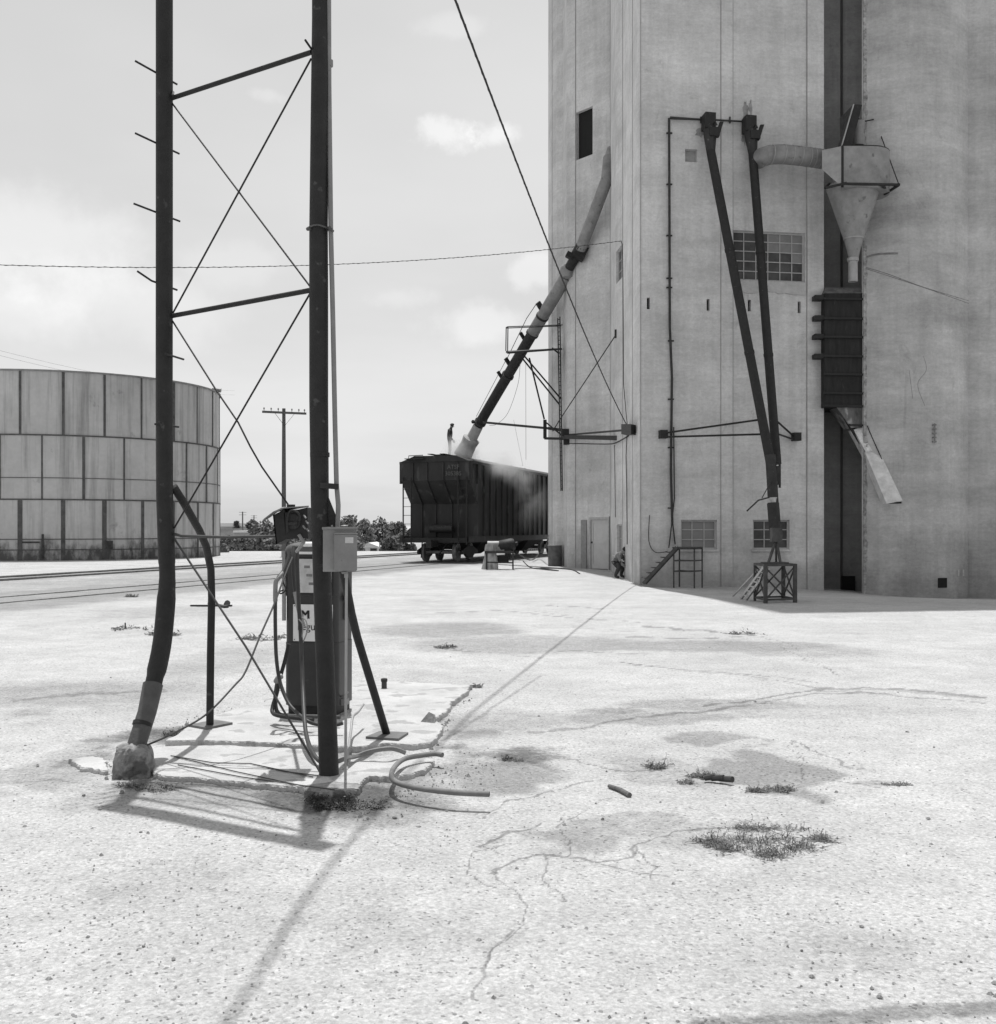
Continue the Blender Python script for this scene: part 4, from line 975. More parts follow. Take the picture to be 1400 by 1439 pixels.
mb = MB(); mb.lathe([(.155, z3_+.03), (.155, z3_-.06), (.125, z3_-.07), (.13, z4_)], (cc_.x-.04, YC, 0), 20); mb.build('outlet_pipe', galv, t, True)
mb = MB(); mb.tube([P(1206, 206, YC+.1), P(1206, 172, YC+.15)], .19, 18); mb.build('exhaust_stack', galvd, t, True)
mb = MB(); mb.prism([P(1184, 205, YC-.5), P(1197, 205, YC-.5), P(1212, 147, YC-.5), P(1200, 146, YC-.5)], (.0,.5,0)); mb.build('slanted_duct', steel, t)
mb = MB(); mb.prism([P(1182.5, 205, YC-.56), P(1199.5, 146, YC-.56), P(1201, 146, YC-.56), P(1184, 205, YC-.56)], (0,.05,0)); mb.build('duct_edge', galv, t)
mb = MB(); mb.prism([P(1182, 205, YC), P(1181, 165, YC+.3), P(1199, 147, YC), P(1184, 205, YC)], (.0,.04,0)); mb.build('side_baffle', steel2, t)
mb = MB()
for a, b in ((P(1160, 264, YC-.8), P(1190, 257, YC-.85)), (P(1185, 258, YC-.85), P(1264, 259.5, YC-.6)), (P(1264, 259.5, YC-.6), P(1243, 273, YC-.1)), (P(1160, 264, YC-.8), P(1166, 258, YC+.8)), (P(1241, 262, YC-.7), P(1250, 268, YC-.2)), (P(1264, 259, YC-.6), P(1256, 262, YC+.9))): mb.beam(a, b, .05, .06)
mb.build('support_frame', steel, t)
mb = MB(); mb.tube([P(1263, 258, YC-.6), P(1237, 187, YC+.8)], .016, 6); mb.tube([P(1238, 190, YC+.78), P(1236, 184, YC+.84)], .045, 8); mb.build('hanger_rod', steel, t)
mb = MB(); mb.tube(spline([P(1205, 165, YC+.5), P(1213, 170, YC+.55), P(1222, 169, YC+.6), P(1230, 167, YC+.9)], 4), .02, 6); mb.tube([P(1213,170,YC+.55), P(1215,176,YC+.5)], .02, 6); mb.build('cable_stub', steel, t)

# ------------------------------------------------ dark bin in the recess with its chute
t = thing('strapped_bin', 'dark wooden bin wedged in the recess, bound by horizontal straps, crumbly top', 'grain bin', (10.0, 32, 4)); YB = 31.0
darkb = mat('tarred_boards', .02, .8, 0, .5, 3, .4, 25, (5, .66, .06), (3,3,.5))
mb = MB(); mb.prism([P(1159, 412, YB), P(1221, 412, YB), P(1221, 572, YB), P(1159, 572, YB)], (0,1.5,0)); mb.build('bin_body', darkb, t)
mb = MB(); mb.prism([P(1159, 412, YB-.02), P(1221, 412, YB-.02), P(1220.5, 404, YB+.3), P(1160, 404, YB+.3)], (0,1.2,0)); mb.build('bin_top', mat('spilled_grain', .13, .95, 0, .6, 4, .8, 20), t)
mb = MB(); mb.prism([P(1176, 572.5, YB), P(1220.5, 572.5, YB), P(1217, 601, YB), P(1197, 601, YB)], (0,.7,0)); mb.build('funnel', mat('streaked_steel', .12, .5, .3, .7, 3, .2, 30, (3, .55, .3), (1,1,.5)), t)
mb = MB()
for i, y in enumerate((419.5, 447, 473, 500, 525.5, 552, 570)):
    mb.beam(P(1158, y, YB-.04), P(1223.5, y+1, YB-.04), .05, .06)
mb.build('strap', steel, t)
for y in (417.5, 446, 472, 500): mb = MB(); mb.prism([P(1145.5, y-3.2, YB-.05), P(1158, y-3.2, YB-.05), P(1158, y+3.2, YB-.05), P(1145.5, y+3.2, YB-.05)], (0,.30,0)); mb.build('beam_end', steel, t)
t = thing('discharge_chute', 'pale weathered metal chute slanting out below the strapped bin', 'chute', P(1225, 650, YB))
def box4(mb, a, b, w1, w2, h): # rectangular duct between centre points, width in x
    a, b = Vector(a), Vector(b); d = (b-a).normalized(); y = Vector((0,1,0)); x = d.cross(y).normalized()
    vs = [a+x*s*w1/2+y*q*h/2 for s, q in ((-1,-1),(1,-1),(1,1),(-1,1))]+[b+x*s*w2/2+y*q*h/2 for s, q in ((-1,-1),(1,-1),(1,1),(-1,1))]
    mb.add(vs, [(0,1,2,3),(4,5,6,7),(0,1,5,4),(1,2,6,5),(2,3,7,6),(3,0,4,7)])
mb = MB(); box4(mb, P(1207, 601, YB+.3), P(1222, 634, YB+.1), .48, .38, .5); mb.build('upper_section', chutem, t)
mb = MB(); box4(mb, P(1222, 634.3, YB+.08), P(1254, 706, YB-.9), .40, .46, .4); mb.build('lower_section', mat('weathered_chute', .62, .8, 0, .25, 4, .2, 30), t)
mb = MB(); mb.beam(P(1245, 706.5, YB-.9), P(1264.5, 706.5, YB-.9), .3, .05); mb.beam(P(1193, 597, YB-.02), P(1219, 598, YB-.02), .05, .05); mb.build('lip', steel, t)
mb = MB(); mb.tube(spline([P(1219, 598, YB-.1), P(1226, 615, YB-.15), P(1240, 646, YB-.3)], 4), .014, 6); mb.tube([P(1219, 660, YB+.6), P(1219, 735, YB+.6)], .016, 6); mb.tube([P(1229, 665, YB+.4), P(1230, 740, YB+.4)], .012, 6); mb.build('pull_chain', steel, t)
mb = MB(); mb.beam(P(1178, 573, YB+.1), P(1212, 628, YB+.1), .06, .06); mb.beam(P(1212, 628, YB+.1), P(1245, 704, YB-.8), .05, .05); mb.build('chute_bracket', steel, t)

# ------------------------------------------------ stand, ladders, stairs
gs = G(1088, 848); YS = gs.y; zs0 = gs.z
alum = mat('aluminium', .42, .4, .5, .12, 10)
t = thing('loading_stand', 'cross-braced angle iron stand carrying a small tripod under the loading tube', 'stand', (gs.x, YS+.4, zs0))
def S(x, y, dy): return P(x, y, YS+dy)
xl, xr, xm = 1061, 1119, 1099; 
cor = {'a': (1076, 0), 'b': (1117.5, .25), 'c': (1101, 1.0), 'd': (1061, .75)}
Z1 = P(1088, 793, YS).z; Z0 = zs0
def cz(k, z): x, dy = cor[k]; q = P(x, 800, YS+dy); return Vector((q.x, q.y, z))
for k in cor: mb = MB(); mb.beam(cz(k, Z0-.06), cz(k, Z1), .075 if k != 'd' else .05); mb.build('leg', dulliron, t)
mb = MB()
for a, b in (('a','b'),('b','c'),('c','d'),('d','a')):
    mb.beam(cz(a, Z1-.02), cz(b, Z1-.02), .05); mb.beam(cz(a, Z0+.08), cz(b, Z0+.08), .04)
    mb.beam(cz(a, Z0+.08), cz(b, Z1-.05), .028); mb.beam(cz(b, Z0+.1), cz(a, Z1-.07), .028)
mb.build('cross_brace', dulliron, t)
mb = MB(); mb.prism([cz('a', Z1)+Vector((.1,.1,0)), cz('b', Z1)-Vector((.1,-.1,0)), cz('c', Z1)-Vector((.05,.1,0)), cz('d', Z1)+Vector((.1,-.1,0))], (0,0,.03)); mb.build('top_plate', dulliron, t)
mb = MB(); ap = P(1091, 758, YS+.5)
for x, dy in ((1080, .3), (1091, .7), (1097, .35)): mb.beam(ap, P(x, 791, YS+dy), .045)
mb.box(ap+Vector((0,0,.1)), (.22,.2,.3)); mb.build('tripod', dulliron, t)
lt = thing('aluminium_ladder', 'pale aluminium step ladder leaning against the cross-braced stand', 'ladder', G(1048, 841))
g1, g2 = G(1040, 841), G(1029.5, 838); tp = P(1076, 797, YS+.1)
mb = MB()
for g_, off in ((G(1044, 843), Vector((0,0,0))), (G(1052, 842), Vector((0,0,0)))): pass
a0_, a1_ = G(1041, 842), P(1074, 797, YS+.05); b0_, b1_ = G(1048, 843.5), P(1081, 799, YS+.02)
c0_, c1_ = G(1030, 838), P(1065, 801, YS+.6)
for a, b in ((a0_, a1_), (b0_, b1_)): mb.beam(a, b, .045, .06)
mb.build('rail', alum, lt)
mb = MB()
for k in range(1, 7): mb.beam(a0_.lerp(a1_, k/7), b0_.lerp(b1_, k/7), .06, .03)
mb.build('rung', alum, lt)
mb = MB(); mb.beam(c0_, c1_, .03, .03); mb.beam(c0_+Vector((.18,-.1,0)), c1_+Vector((.18,-.1,0)), .03, .03); mb.build('rear_leg', alum, lt)
st = thing('steel_stair', 'dark steel stair with pipe frame platform below the milky window', 'stair', G(945, 815)); YT = 29.6
mb = MB()
for dy, dx in ((0, 0), (.5, -3)): mb.beam(P(904-dx, 820, YT+.1+dy), P(951-dx, 769, YT-.1+dy), .05, .09)
mb.build('stringer', dulliron, st)
mb = MB(); p0, p1_ = P(904, 820, YT+.1), P(951, 769, YT-.1)
for k in range(1, 7): q = p0.lerp(p1_, k/7); mb.box(q+Vector((0,.25,0)), (.22, .5, .025))
mb.build('tread', dulliron, st)
mb = MB(); zt_ = P(970, 771, YT).z
def T_(x, z, dy): q = P(x, 780, YT+dy); return Vector((q.x, q.y, z))
for x, dy in ((947, 0), (976, 0), (955, .6), (987, .5)): mb.tube([T_(x, -.15, dy), T_(x, zt_, dy)], .022, 8)
for z in (zt_, P(0, 788, YT).z, P(0, 803, YT).z): mb.tube([T_(947, z, 0), T_(976, z, 0), T_(987, z, .5), T_(955, z, .6), T_(947, z, 0)], .018, 8)
mb.build('pipe_frame', dulliron, st)
mb = MB(); mb.prism([T_(945, zt_+.005, -.05), T_(977, zt_+.005, -.05), T_(988, zt_+.005, .5), T_(956, zt_+.005, .62)], (0,0,.04)); mb.build('platform', dulliron, st)
# ================================================================ wagon loading spout, platform, mast and cables
t = thing('loading_spout', 'long slanting telescopic spout reaching from the elevator wall down to the wagon roof', 'grain spout', P(790, 400, 44))
K = [P(856, 222, 41.0), P(853, 252, 40.6), P(833, 306, 41.6), P(816, 350, 42.5)]
mb = MB(); mb.tube(K, .23, 16); mb.build('upper_pipe', galvd, t, True)
mb = MB(); mb.tube([P(857, 208, 41.3), P(856, 224, 41)], [.1, .2], 12); mb.build('wall_inlet', galvd, t, True)
mb = MB(); a, b = P(818, 345, 42.4), P(797, 382, 43.4); mb.tube([a, a.lerp(b, .35)], .24, 12); mb.tube([a, a.lerp(b, .9)], .2, 12); mb.box(a.lerp(b, .3)+Vector((.12,-.1,0)), (.42,.4,.55), Matrix.Rotation(.5, 3, 'Y')); mb.box(a.lerp(b, .45)+Vector((-.22,-.1,.05)), (.3,.3,.22), Matrix.Rotation(.5, 3, 'Y')); mb.build('knuckle', steel, t, True)
mb = MB(); mb.lathe([(.0,-.3),(.24,-.22),(.31,0),(.26,.2),(.1,.3)], b, 16); mb.build('ball_joint', galvd, t, True)
L0, L1, L2 = P(796, 388, 43.6), P(750, 466, 46), P(673, 597, 50)
mb = MB(); mb.tube([L0, L1+(L0-L1)*-.02], .265, 18); mb.build('outer_tube', galvd, t, True)
mb = MB(); mb.tube([L1, L2], .235, 16); mb.build('inner_tube', steel, t, True)
mb = MB()
for q in (L0.lerp(L1, .72), L1.lerp(L2, .02), L1.lerp(L2, .97), L1.lerp(L2, .45)): d = (L2-L1).normalized(); mb.tube([q-d*.05, q+d*.05], .285, 16)
mb.build('collar', steel2, t, True)
mb = MB(); d = (L2-L1).normalized(); u = Vector((-d.z*-1, 0, d.x*-1)).normalized(); u = Vector((-.75, -.1, .6)).normalized()
for q, w in ((L0.lerp(L1, .63), .22), (L1.lerp(L2, .1), .13), (L1.lerp(L2, .36), .16), (L1.lerp(L2, .5), .12)): mb.beam(q+u*.2, q+u*.48-d*.12, .1, w)
mb.tube([L0.lerp(L1, .63)+u*.5, L1.lerp(L2, -.05)+u*.55, L1.lerp(L2, .36)+u*.4], .016, 6); mb.tube([L1.lerp(L2, .36)+u*.42, L1.lerp(L2, .95)+u*.3], .012, 6); mb.build('hoist_bracket', steel, t)
mb = MB(); S0, S1 = P(672, 599, 50), P(650, 641, 50.6); d = (S1-S0).normalized()
mb.tube([S0, S0.lerp(S1, .38), S0.lerp(S1, .42), S0.lerp(S1, .6), S1], [.24, .26, .42, .38, .44], 16); mb.build('dust_sock', mat('canvas_sock', .30, .9, 0, .2, 3), t, True)
mb = MB(); mb.lathe([(.05,-.08),(.09,0),(.05,.08)], L2+Vector((-.27,-.05,.14)), 10); mb.lathe([(.05,-.08),(.09,0),(.05,.08)], L2+Vector((.33,-.05,.22)), 10); mb.build('pulley', steel, t)

t = thing('service_platform', 'small railed steel platform bracketed off the elevator corner beside the slanting spout', 'platform', P(750, 492, 44.5)); YP = 44.6
B = dict()
mb = MB(); mb.prism([P(711, 493, YP+.6), P(713.5, 494.5, YP-.4), P(788, 489, YP-.6), P(790, 489, YP+.5)], (0,0,-.08)); mb.build('deck', steel, t)
mb = MB()
for a, b in ((P(711.5,460,YP+.6), P(711,493,YP+.6)), (P(714,459,YP-.4), P(713.5,494,YP-.4)), (P(711.5,460,YP+.6), P(714,459,YP-.4)), (P(714,459,YP-.4), P(791,456.5,YP-.6)), (P(711.5,461,YP+.6), P(789,458,YP+.5))): mb.tube([a, b], .022, 6)
mb.build('guard_rail', steel2, t)
mb = MB()
for a, b in ((P(736,499,YP-.4), P(789,561,YP-.2)), (P(733,502,YP+.4), P(786,568,YP+.3)), (P(744,503,YP-.3), P(765,589,YP-.6)), (P(776,489,YP-.5), P(786,497,YP-.4))): mb.tube([a, b], .035, 8)
mb.build('knee_brace', steel, t, True)
t = thing('wall_ladder', 'thin steel ladder mast fixed up the left corner of the elevator', 'ladder', P(787, 690, 44.5)); YL = 44.4
mb = MB()
for pts in ([P(784, 447, YL), P(788.5, 690, YL)], [P(787, 445, YL+.15), P(790.5, 690, YL+.15)]): mb.tube(pts, .024, 6)
mb.build('rail', steel, t)
mb = MB()
for k in range(42): y = 449+k*5.8; f = (y-446)/244; mb.tube([P(784+4.5*f, y, YL), P(787+3.5*f, y, YL+.15)], .014, 5)
mb.build('rung', steel, t)
t = thing('spout_boom', 'horizontal boom and braced arms on the elevator wall holding the spout out', 'boom', P(800, 612, 44))
mb = MB(); mb.beam(P(680, 593.5, 49.3), P(772, 602, 44.8), .1, .1); mb.beam(P(772, 602, 44.8), P(818, 608, 43), .12, .12); mb.build('boom_arm', steel2, t)
mb = MB(); mb.beam(P(766, 590, 44.6), P(766, 616, 44.6), .14, .14); mb.beam(P(766, 616, 44.6), P(792, 616.5, 44), .1, .1); mb.beam(P(768, 594, 44.5), P(790, 612, 44), .05); mb.box(P(799, 619, 43.6), (.4,.3,.35)); mb.box(P(796, 608, 43.6), (.36,.25,.3)); mb.build('pivot_frame', steel, t)
mb = MB(); mb.beam(P(792, 614, 43.7), P(869, 615.5, 36.2), .10, .16); mb.tube([P(799, 611, 43.5), P(882, 604, 33)], .035, 8); mb.tube(spline([P(800, 623, 43.2), P(850, 624, 38), P(866, 622, 36), P(884, 612, 33)], 4), .022, 6); mb.build('swing_arm', steel, t)
mb = MB(); mb.prism([P(880.5, 597.5, 32.9), P(894.5, 597.5, 31.2), P(894.5, 611.5, 31.2), P(880.5, 611.5, 32.9)], (-.2,-.35,0)); mb.build('wall_bracket', steel, t)
mb = MB()
for a, b in ((P(786, 591, 44.2), P(866, 470, 36.3)), (P(777, 606, 44.4), P(786, 591, 44.2))): mb.tube([a, b], .022, 6)
mb.box(P(866, 469, 36.3), (.1,.1,.28)); mb.build('tie_rod', steel2, t)

def sag(a, b, s, n=24): return [a.lerp(b, i/n)-Vector((0,0,4*s*(i/n)*(1-i/n))) for i in range(n+1)]
def cable(pts, r, label, mt=steel, name='cable', twist=0, group=None):
    mb = MB(); mb.tube(pts, r, 6)
    if twist:
        Ln = sum((pts[i+1]-pts[i]).length for i in range(len(pts)-1)); n = int(Ln/twist); acc = []
        q = []
        for i in range(n*4+1):
            f = i/(n*4)*(len(pts)-1); k = min(int(f), len(pts)-2); p = pts[k].lerp(pts[k+1], f-k); a = i*math.pi/2
            q.append(p+Vector((0, math.cos(a), math.sin(a)))*r*1.5)
        mb.tube(q, r*.8, 4)
    return tag(mb.build(name, mt, None, True), label, 'cable', group)
a = P(640, 0, 11); b = P(884, 603, 32.9)
cable(spline([Vector((-1.25,2.2,7.7)), Vector((-1.1,5.3,7.42)), Vector((-.97,7.3,7.28)), a], 8)[:-1]+sag(a, b, .28, 40), .013, 'thick dark twisted cable dropping steeply from the sky to the wall bracket', twist=.30)
cable(sag(P(-900, 308, 20), P(873, 338.5, 34.4), .88, 90), .008, 'long thin twisted wire crossing the sky to the narrow wall window', twist=.30)
cable([P(873, 338.5, 34.4), P(875, 345, 34.3), P(875.5, 380, 34.3), P(876, 450, 34.2), P(876.5, 540, 34.2), P(880, 580, 33.4), P(882, 600, 33), P(880, 640, 33.7), P(881, 690, 33.6), P(881.5, 765, 33.6)], .014, 'dark service wire hanging down the turned wall past the narrow window', twist=.4)
cable([P(739, 510, 45), P(739.3, 646, 45)], .007, 'hair thin plumb line hanging from the platform')
cable(spline([P(731, 512, 46.5), P(728, 540, 46.8), P(714, 580, 47.5), P(698, 596, 48.5), P(688, 598, 49)], 6), .008, 'slack thin rope looping from the platform back to the boom end')
cable([P(864, 625, 36.2), P(865, 727, 36.2)], .012, 'straight thin wire on the wall from the swing arm down to the door')
cable([P(722, 590, 47.5), P(735, 655, 48.5)], .005, 'faint sloping line near the wagon roof')
for i, (y, yb) in enumerate(((485, 519), (492, 525))): cable(sag(P(-30, y, 120), P(330, yb+30, 240), 1.2, 12), .012, ('upper' if i == 0 else 'lower')+' faint far wire above the tank', group=None)

# ================================================================ dust
mb = MB(); mb.box((0,0,0), (2,2,2)); du = mb.build('dust_cloud', hole); du.location = WB+TD*3.2+TN*1.6+Vector((0,0,3.9)); du.scale = (3.6, 5.2, 3.0); du.rotation_euler = (0,0,WR)
tag(du, 'pale drifting grain dust around the spout end and down the wagon side', 'dust', kind='stuff')
m = bpy.data.materials.new('grain_dust'); m.use_nodes = True; nt = m.node_tree; N = nt.nodes; L = nt.links; N.remove(N['Principled BSDF'])
pv = N.new('ShaderNodeVolumePrincipled'); pv.inputs['Color'].default_value = (.9,.9,.9,1); pv.inputs['Anisotropy'].default_value = .3; L.new(pv.outputs[0], N['Material Output'].inputs['Volume'])
tc = N.new('ShaderNodeTexCoord')
def mth(op, a, c=None):
    k = N.new('ShaderNodeMath'); k.operation = op
    for i, q in enumerate((a, c)):
        if q is None: continue
        if isinstance(q, (int, float)): k.inputs[i].default_value = q
        else: L.new(q, k.inputs[i])
    return k.outputs[0]
def ball(c, s, st):
    mp = N.new('ShaderNodeMapping'); mp.vector_type = 'TEXTURE'; mp.inputs['Location'].default_value = c; mp.inputs['Scale'].default_value = s; L.new(tc.outputs['Object'], mp.inputs[0])
    ln = N.new('ShaderNodeVectorMath'); ln.operation = 'LENGTH'; L.new(mp.outputs[0], ln.inputs[0])
    r = N.new('ShaderNodeMapRange'); r.interpolation_type = 'SMOOTHSTEP'; r.inputs['From Min'].default_value = 1; r.inputs['From Max'].default_value = .1; r.inputs['To Max'].default_value = st; L.new(ln.outputs['Value'], r.inputs['Value']); return r.outputs[0]
nz = N.new('ShaderNodeTexNoise'); nz.inputs['Scale'].default_value = .9; nz.inputs['Detail'].default_value = 4; nz.inputs['Distortion'].default_value = .6; g = N.new('ShaderNodeNewGeometry'); L.new(g.outputs['Position'], nz.inputs['Vector'])
r = N.new('ShaderNodeMapRange'); r.inputs['From Min'].default_value = .46; r.inputs['From Max'].default_value = .62; L.new(nz.outputs[0], r.inputs['Value'])
# object space is -1..1: x across the wagon, y along it, z up
DM = (Matrix.Translation(du.location) @ Matrix.Rotation(WR, 4, 'Z') @ Matrix.Diagonal((3.6, 5.2, 3.0, 1))).inverted()
def wl(x, y, Y): return tuple(DM @ P(x, y, Y))
den = mth('ADD', mth('ADD', mth('ADD', ball(wl(652, 636, 50.7), (.36,.26,.38), 2.2), ball(wl(690, 652, 50.8), (.6,.3,.3), 1.1)), ball(wl(722, 668, 53.2), (.42,.3,.28), .45)), ball(wl(742, 705, 55), (.4,.34,.6), .22))
L.new(mth('MULTIPLY', den, mth('ADD', r.outputs[0], .12)), pv.inputs['Density']); du.data.materials.clear(); du.data.materials.append(m)

# ================================================================ blower machine, barrel, cables by the wagon
gp = G(702, 801); t = thing('portable_blower', 'portable blower motor on a square steel frame with a burlap sack draped over it', 'machine', gp)
def M_(x, y, dy=0): return P(x, y, gp.y+dy)
mb = MB(); 
for dy in (0, 1.0):
    for x in (684, 721): mb.beam(M_(x, 800, dy), M_(x, 777, dy), .06)
    mb.beam(M_(681, 776, dy), M_(723, 776, dy), .09); mb.beam(M_(683, 790, dy), M_(722, 791, dy), .05)
for x in (684, 702, 721): mb.beam(M_(x, 776, 0), M_(x, 776, 1.0), .06)
mb.build('frame', steel2, t)
mb = MB(); mb.box(M_(705, 801.5, .5)+Vector((0,0,.0)), (1.6, 1.2, .06)); mb.build('skid', steel2, t)
mb = MB(); c = M_(712.5, 766.5, .4); mb.lathe([(.02,-.36),(.16,-.35),(.24,-.25),(.25,.2),(.2,.3),(.08,.34),(.08,.42),(.03,.43)], c, 18, Matrix.Rotation(math.radians(80), 3, 'Y')); mb.build('motor', steel, t, True)
mb = MB(); mb.tube([M_(685, 766, .35), M_(705, 766, .4)], .16, 14); mb.box(M_(696, 771, .4), (.7,.4,.16)); mb.build('blower_housing', galvd, t, True)
mb = MB(); mb.tube([M_(714, 783, .4), M_(714, 772, .4)], .12, 12); mb.box(M_(706, 786, .5), (.5,.3,.3)); mb.build('engine_block', steel, t)
rng = random.Random(5); mb = MB(); vs = []; fs = []; n = 18
for i in range(10):
    f = i/9; z = M_(0, 765+35*f).z; x0 = 688-4.5*f; 
    for k in range(n):
        a_ = 2*math.pi*k/n; rr = (.16+.20*f**.8)*(1+.12*math.sin(3*a_+f*4)+.06*math.sin(7*a_)); vs.append(Vector((M_(x0+6*f, 780).x+rr*math.cos(a_)*.9, gp.y+.15+rr*math.sin(a_)*.6, z)))
for i in range(9):
    for k in range(n): fs.append((i*n+k, i*n+(k+1)%n, (i+1)*n+(k+1)%n, (i+1)*n+k))
fs.append(tuple(range(n))); mb.add(vs, fs); tag(mb.build('burlap_sack', sack, None, True), 'mottled burlap sack draped over the left end of the blower frame', 'sack')
gb = G(780, 795.5); t = thing('steel_barrel', 'grey steel barrel standing against the left corner of the elevator', 'barrel', gb)
mb = MB(); mb.lathe([(.29,0),(.30,.02),(.29,.03),(.29,.28),(.305,.30),(.29,.32),(.29,.56),(.305,.58),(.29,.60),(.29,.83),(.30,.85),(.29,.87),(.26,.84)], (0,0,0), 28); mb.build('shell', drum, t, True, True)
mb = MB(); mb.lathe([(.31,.855),(.315,.875),(.29,.88),(.27,.85)], (0,0,0), 28); mb.build('rim', galvd, t, True, True)
q = [G(722, 785)+Vector((0,0,.4)), G(745, 790)+Vector((0,0,.1)), G(758, 786)+Vector((0,0,.3)), P(768, 765, 47), P(771, 752, 46.8)]
cable(spline(q, 6), .03, 'dark hose running from the blower up to the elevator corner', rubber, 'air_hose')
q = [G(735, 788, .02), G(745, 797, .02), G(762, 800, .02), G(785, 802, .02), G(760, 798, .02), G(800, 800, .02), G(815, 806, .02)]
cable(spline(q, 8), .018, 'dark cable lying looped on the ground between blower and barrel', black, 'ground_cable')

# crouching man by the door corner
gc = G(864, 812.5); j = [(0,0,.34),(.05,0,.50),(.16,0,.66),(.24,0,.76),(.30,0,.82),(.38,0,.87),(.46,0,.93),
     (.32,.16,.50),(.20,.18,.08),(.34,.19,.035), (.30,-.15,.46),(.12,-.17,.07),(.28,-.18,.035),
     (.24,.18,.72),(.40,.22,.50),(.50,.12,.34), (.24,-.18,.72),(.36,-.23,.48),(.52,-.12,.32)]
e = [(0,1),(1,2),(2,3),(3,4),(4,5),(5,6),(0,7),(7,8),(8,9),(0,10),(10,11),(11,12),(3,13),(13,14),(14,15),(3,16),(16,17),(17,18)]
rd = [(.17,.15),(.16,.14),(.17,.14),(.10,.10),.058,.08,.085,.095,.055,.04,.095,.055,.04,.065,.048,.036,.065,.048,.036]
p2 = body('person', 'crouching worker in pale shirt and dark trousers at the elevator corner by the door', j, e, rd, gc+Vector((-.05,0,0)), cloth_l, math.radians(-25))
face_head(p2, (.43,0,.915), .098, (.85,0,-.5), cap=True); hand(p2, (.50,.12,.34), (.6,-.1,-.8), (1,.4,0)); hand(p2, (.52,-.12,.32), (.6,.1,-.8), (1,-.4,0))
for (pp, zc, ym, sk) in ((p1, .95, None, lambda c: c.z > 1.57), (p2, .5, None, lambda c: c.x > .34 and c.z > .80)):
    pp.data.materials.append(skin)
    for f in pp.data.polygons:
        if sk(f.center): f.material_index = 1
p2.data.materials.append(cloth_d)
for f in p2.data.polygons:
    c = f.center
    if c.z < .56 and f.material_index == 0 and not (abs(c.y) > .13 and c.x > .36 and c.z > .25 and c.z > .3): f.material_index = 2
gt = gc+Vector((.55,-.15,0)); t = thing('tool_bucket', 'dark bucket with a pale rag beside the crouching worker', 'bucket', gt)
mb = MB(); mb.lathe([(.13,0),(.15,.02),(.19,.32),(.2,.33),(.18,.33),(.14,.05)], (0,0,0), 18); mb.build('pail', black, t, True, True)
mb = MB(); mb.lathe([(.02,.0),(.16,.02),(.15,.07),(.07,.10),(.01,.1)], (-.1,-.28,0), 9); mb.build('rag', white, t, True, True)
# ================================================================ pipe tower in the foreground
YR, YLg = 6.8, 7.5
t = TW = thing('pipe_tower', 'tall dark tower of two steel pipes with crossbars and rod bracing, left pipe bent', 'tower', (-1.7, 7.2, 0))
def R_(x, y, dy=0): return P(x, y, YR+dy)
def L_(x, y, dy=0): return P(x, y, YLg+dy)
top = 5.55
# right pipe continues far above the picture
pr = [G(463, 1096)+Vector((0,0,-.05)), R_(459.5, 1000), R_(454, 850), R_(449.5, 700), R_(448, 560), R_(448, 400), R_(447.8, 320), R_(449.5, 140), R_(450.5, 26)]
d = (pr[-1]-pr[-2]).normalized(); pr += [Vector((pr[-1].x, pr[-1].y, 5.75))]
mb = MB(); mb.tube(pr, [.064,.060,.058,.058,.060,.060,.059,.0565,.054,.054], 24); mb.tube([R_(449.5, 642), R_(449.5, 636)], .0625, 24); mb.build('leg', steel, t, True)
foot = P(187, 1063, 6.93)
pl = [foot+Vector((-.02,-.02,-.12)), foot, P(207, 1000, 7.08), P(216, 960, 7.18), P(226, 915, 7.33), P(231, 875, 7.42), P(235, 820, 7.5), P(234.5, 790, 7.5), P(231.5, 700, 7.5), P(230.8, 560, 7.5), P(231, 300, 7.5), P(231, 20, 7.5)]
pl.append(Vector((pl[-1].x, pl[-1].y, top)))
pl2 = pl[:1]+spline(pl[1:8], 5)+pl[8:]
rs = []
for p in pl2:
    z = p.z; r = .058
    if z < .6: r = .056
    elif z < 1.15: r = .064
    if abs(z-1.3) < .06: r = .055
    rs.append(r)
mb = MB(); mb.tube(pl2, rs, 24); q = P(200, 1018, 7.03); d = (P(207,1000,7.08)-foot).normalized(); mb.tube([q-d*.012, q+d*.012], .0635, 24); mb.build('leg', steel, t, True)
mb = MB(); mb.tube([foot, P(207, 1000, 7.08), P(215, 962, 7.175)], [.0605,.0605,.0665], 24); mb.build('lower_sleeve', mat('lit_side_steel', .075, .6, 0, .35, 8, .3, 40), t, True)
# sleeve above is paler: light on the lower pipe's lit side, put into colour
def tubex(nm, pts, r, m=steel, par=None, n=10): mb = MB(); mb.tube(pts, r, n); return mb.build(nm, m, par or t, True)
for y1, y2 in ((138, 73), (444, 407.5)):
    tubex('crossbar', [L_(241, y1), R_(438, y2)], .0165)
mb = MB(); mb.beam(Vector((pl[-1].x-.1, YLg+.06, top)), Vector((pr[-1].x+.12, YR-.07, top)), .13, .12); mb.build('top_beam', steel, t)
for a, b in ((L_(242, 145), R_(437, 404)), (L_(243, 440), R_(437.5, 82)), (R_(436, 412), L_(245, 742))): tubex('brace_rod', [a, b], .0062, n=8)
tubex('brace_rod', [L_(242.5, 451), P(305, 550, 7.27), P(335, 594, 7.15), P(352, 628, 7.1), P(368, 656, 7.15), P(405, 709, 7.2)], .006, n=8)
tubex('brace_rod', [L_(243, 754), P(345, 908, 7.2), G(452, 1093)+Vector((0,0,.02))], .0075, rubber, n=8)
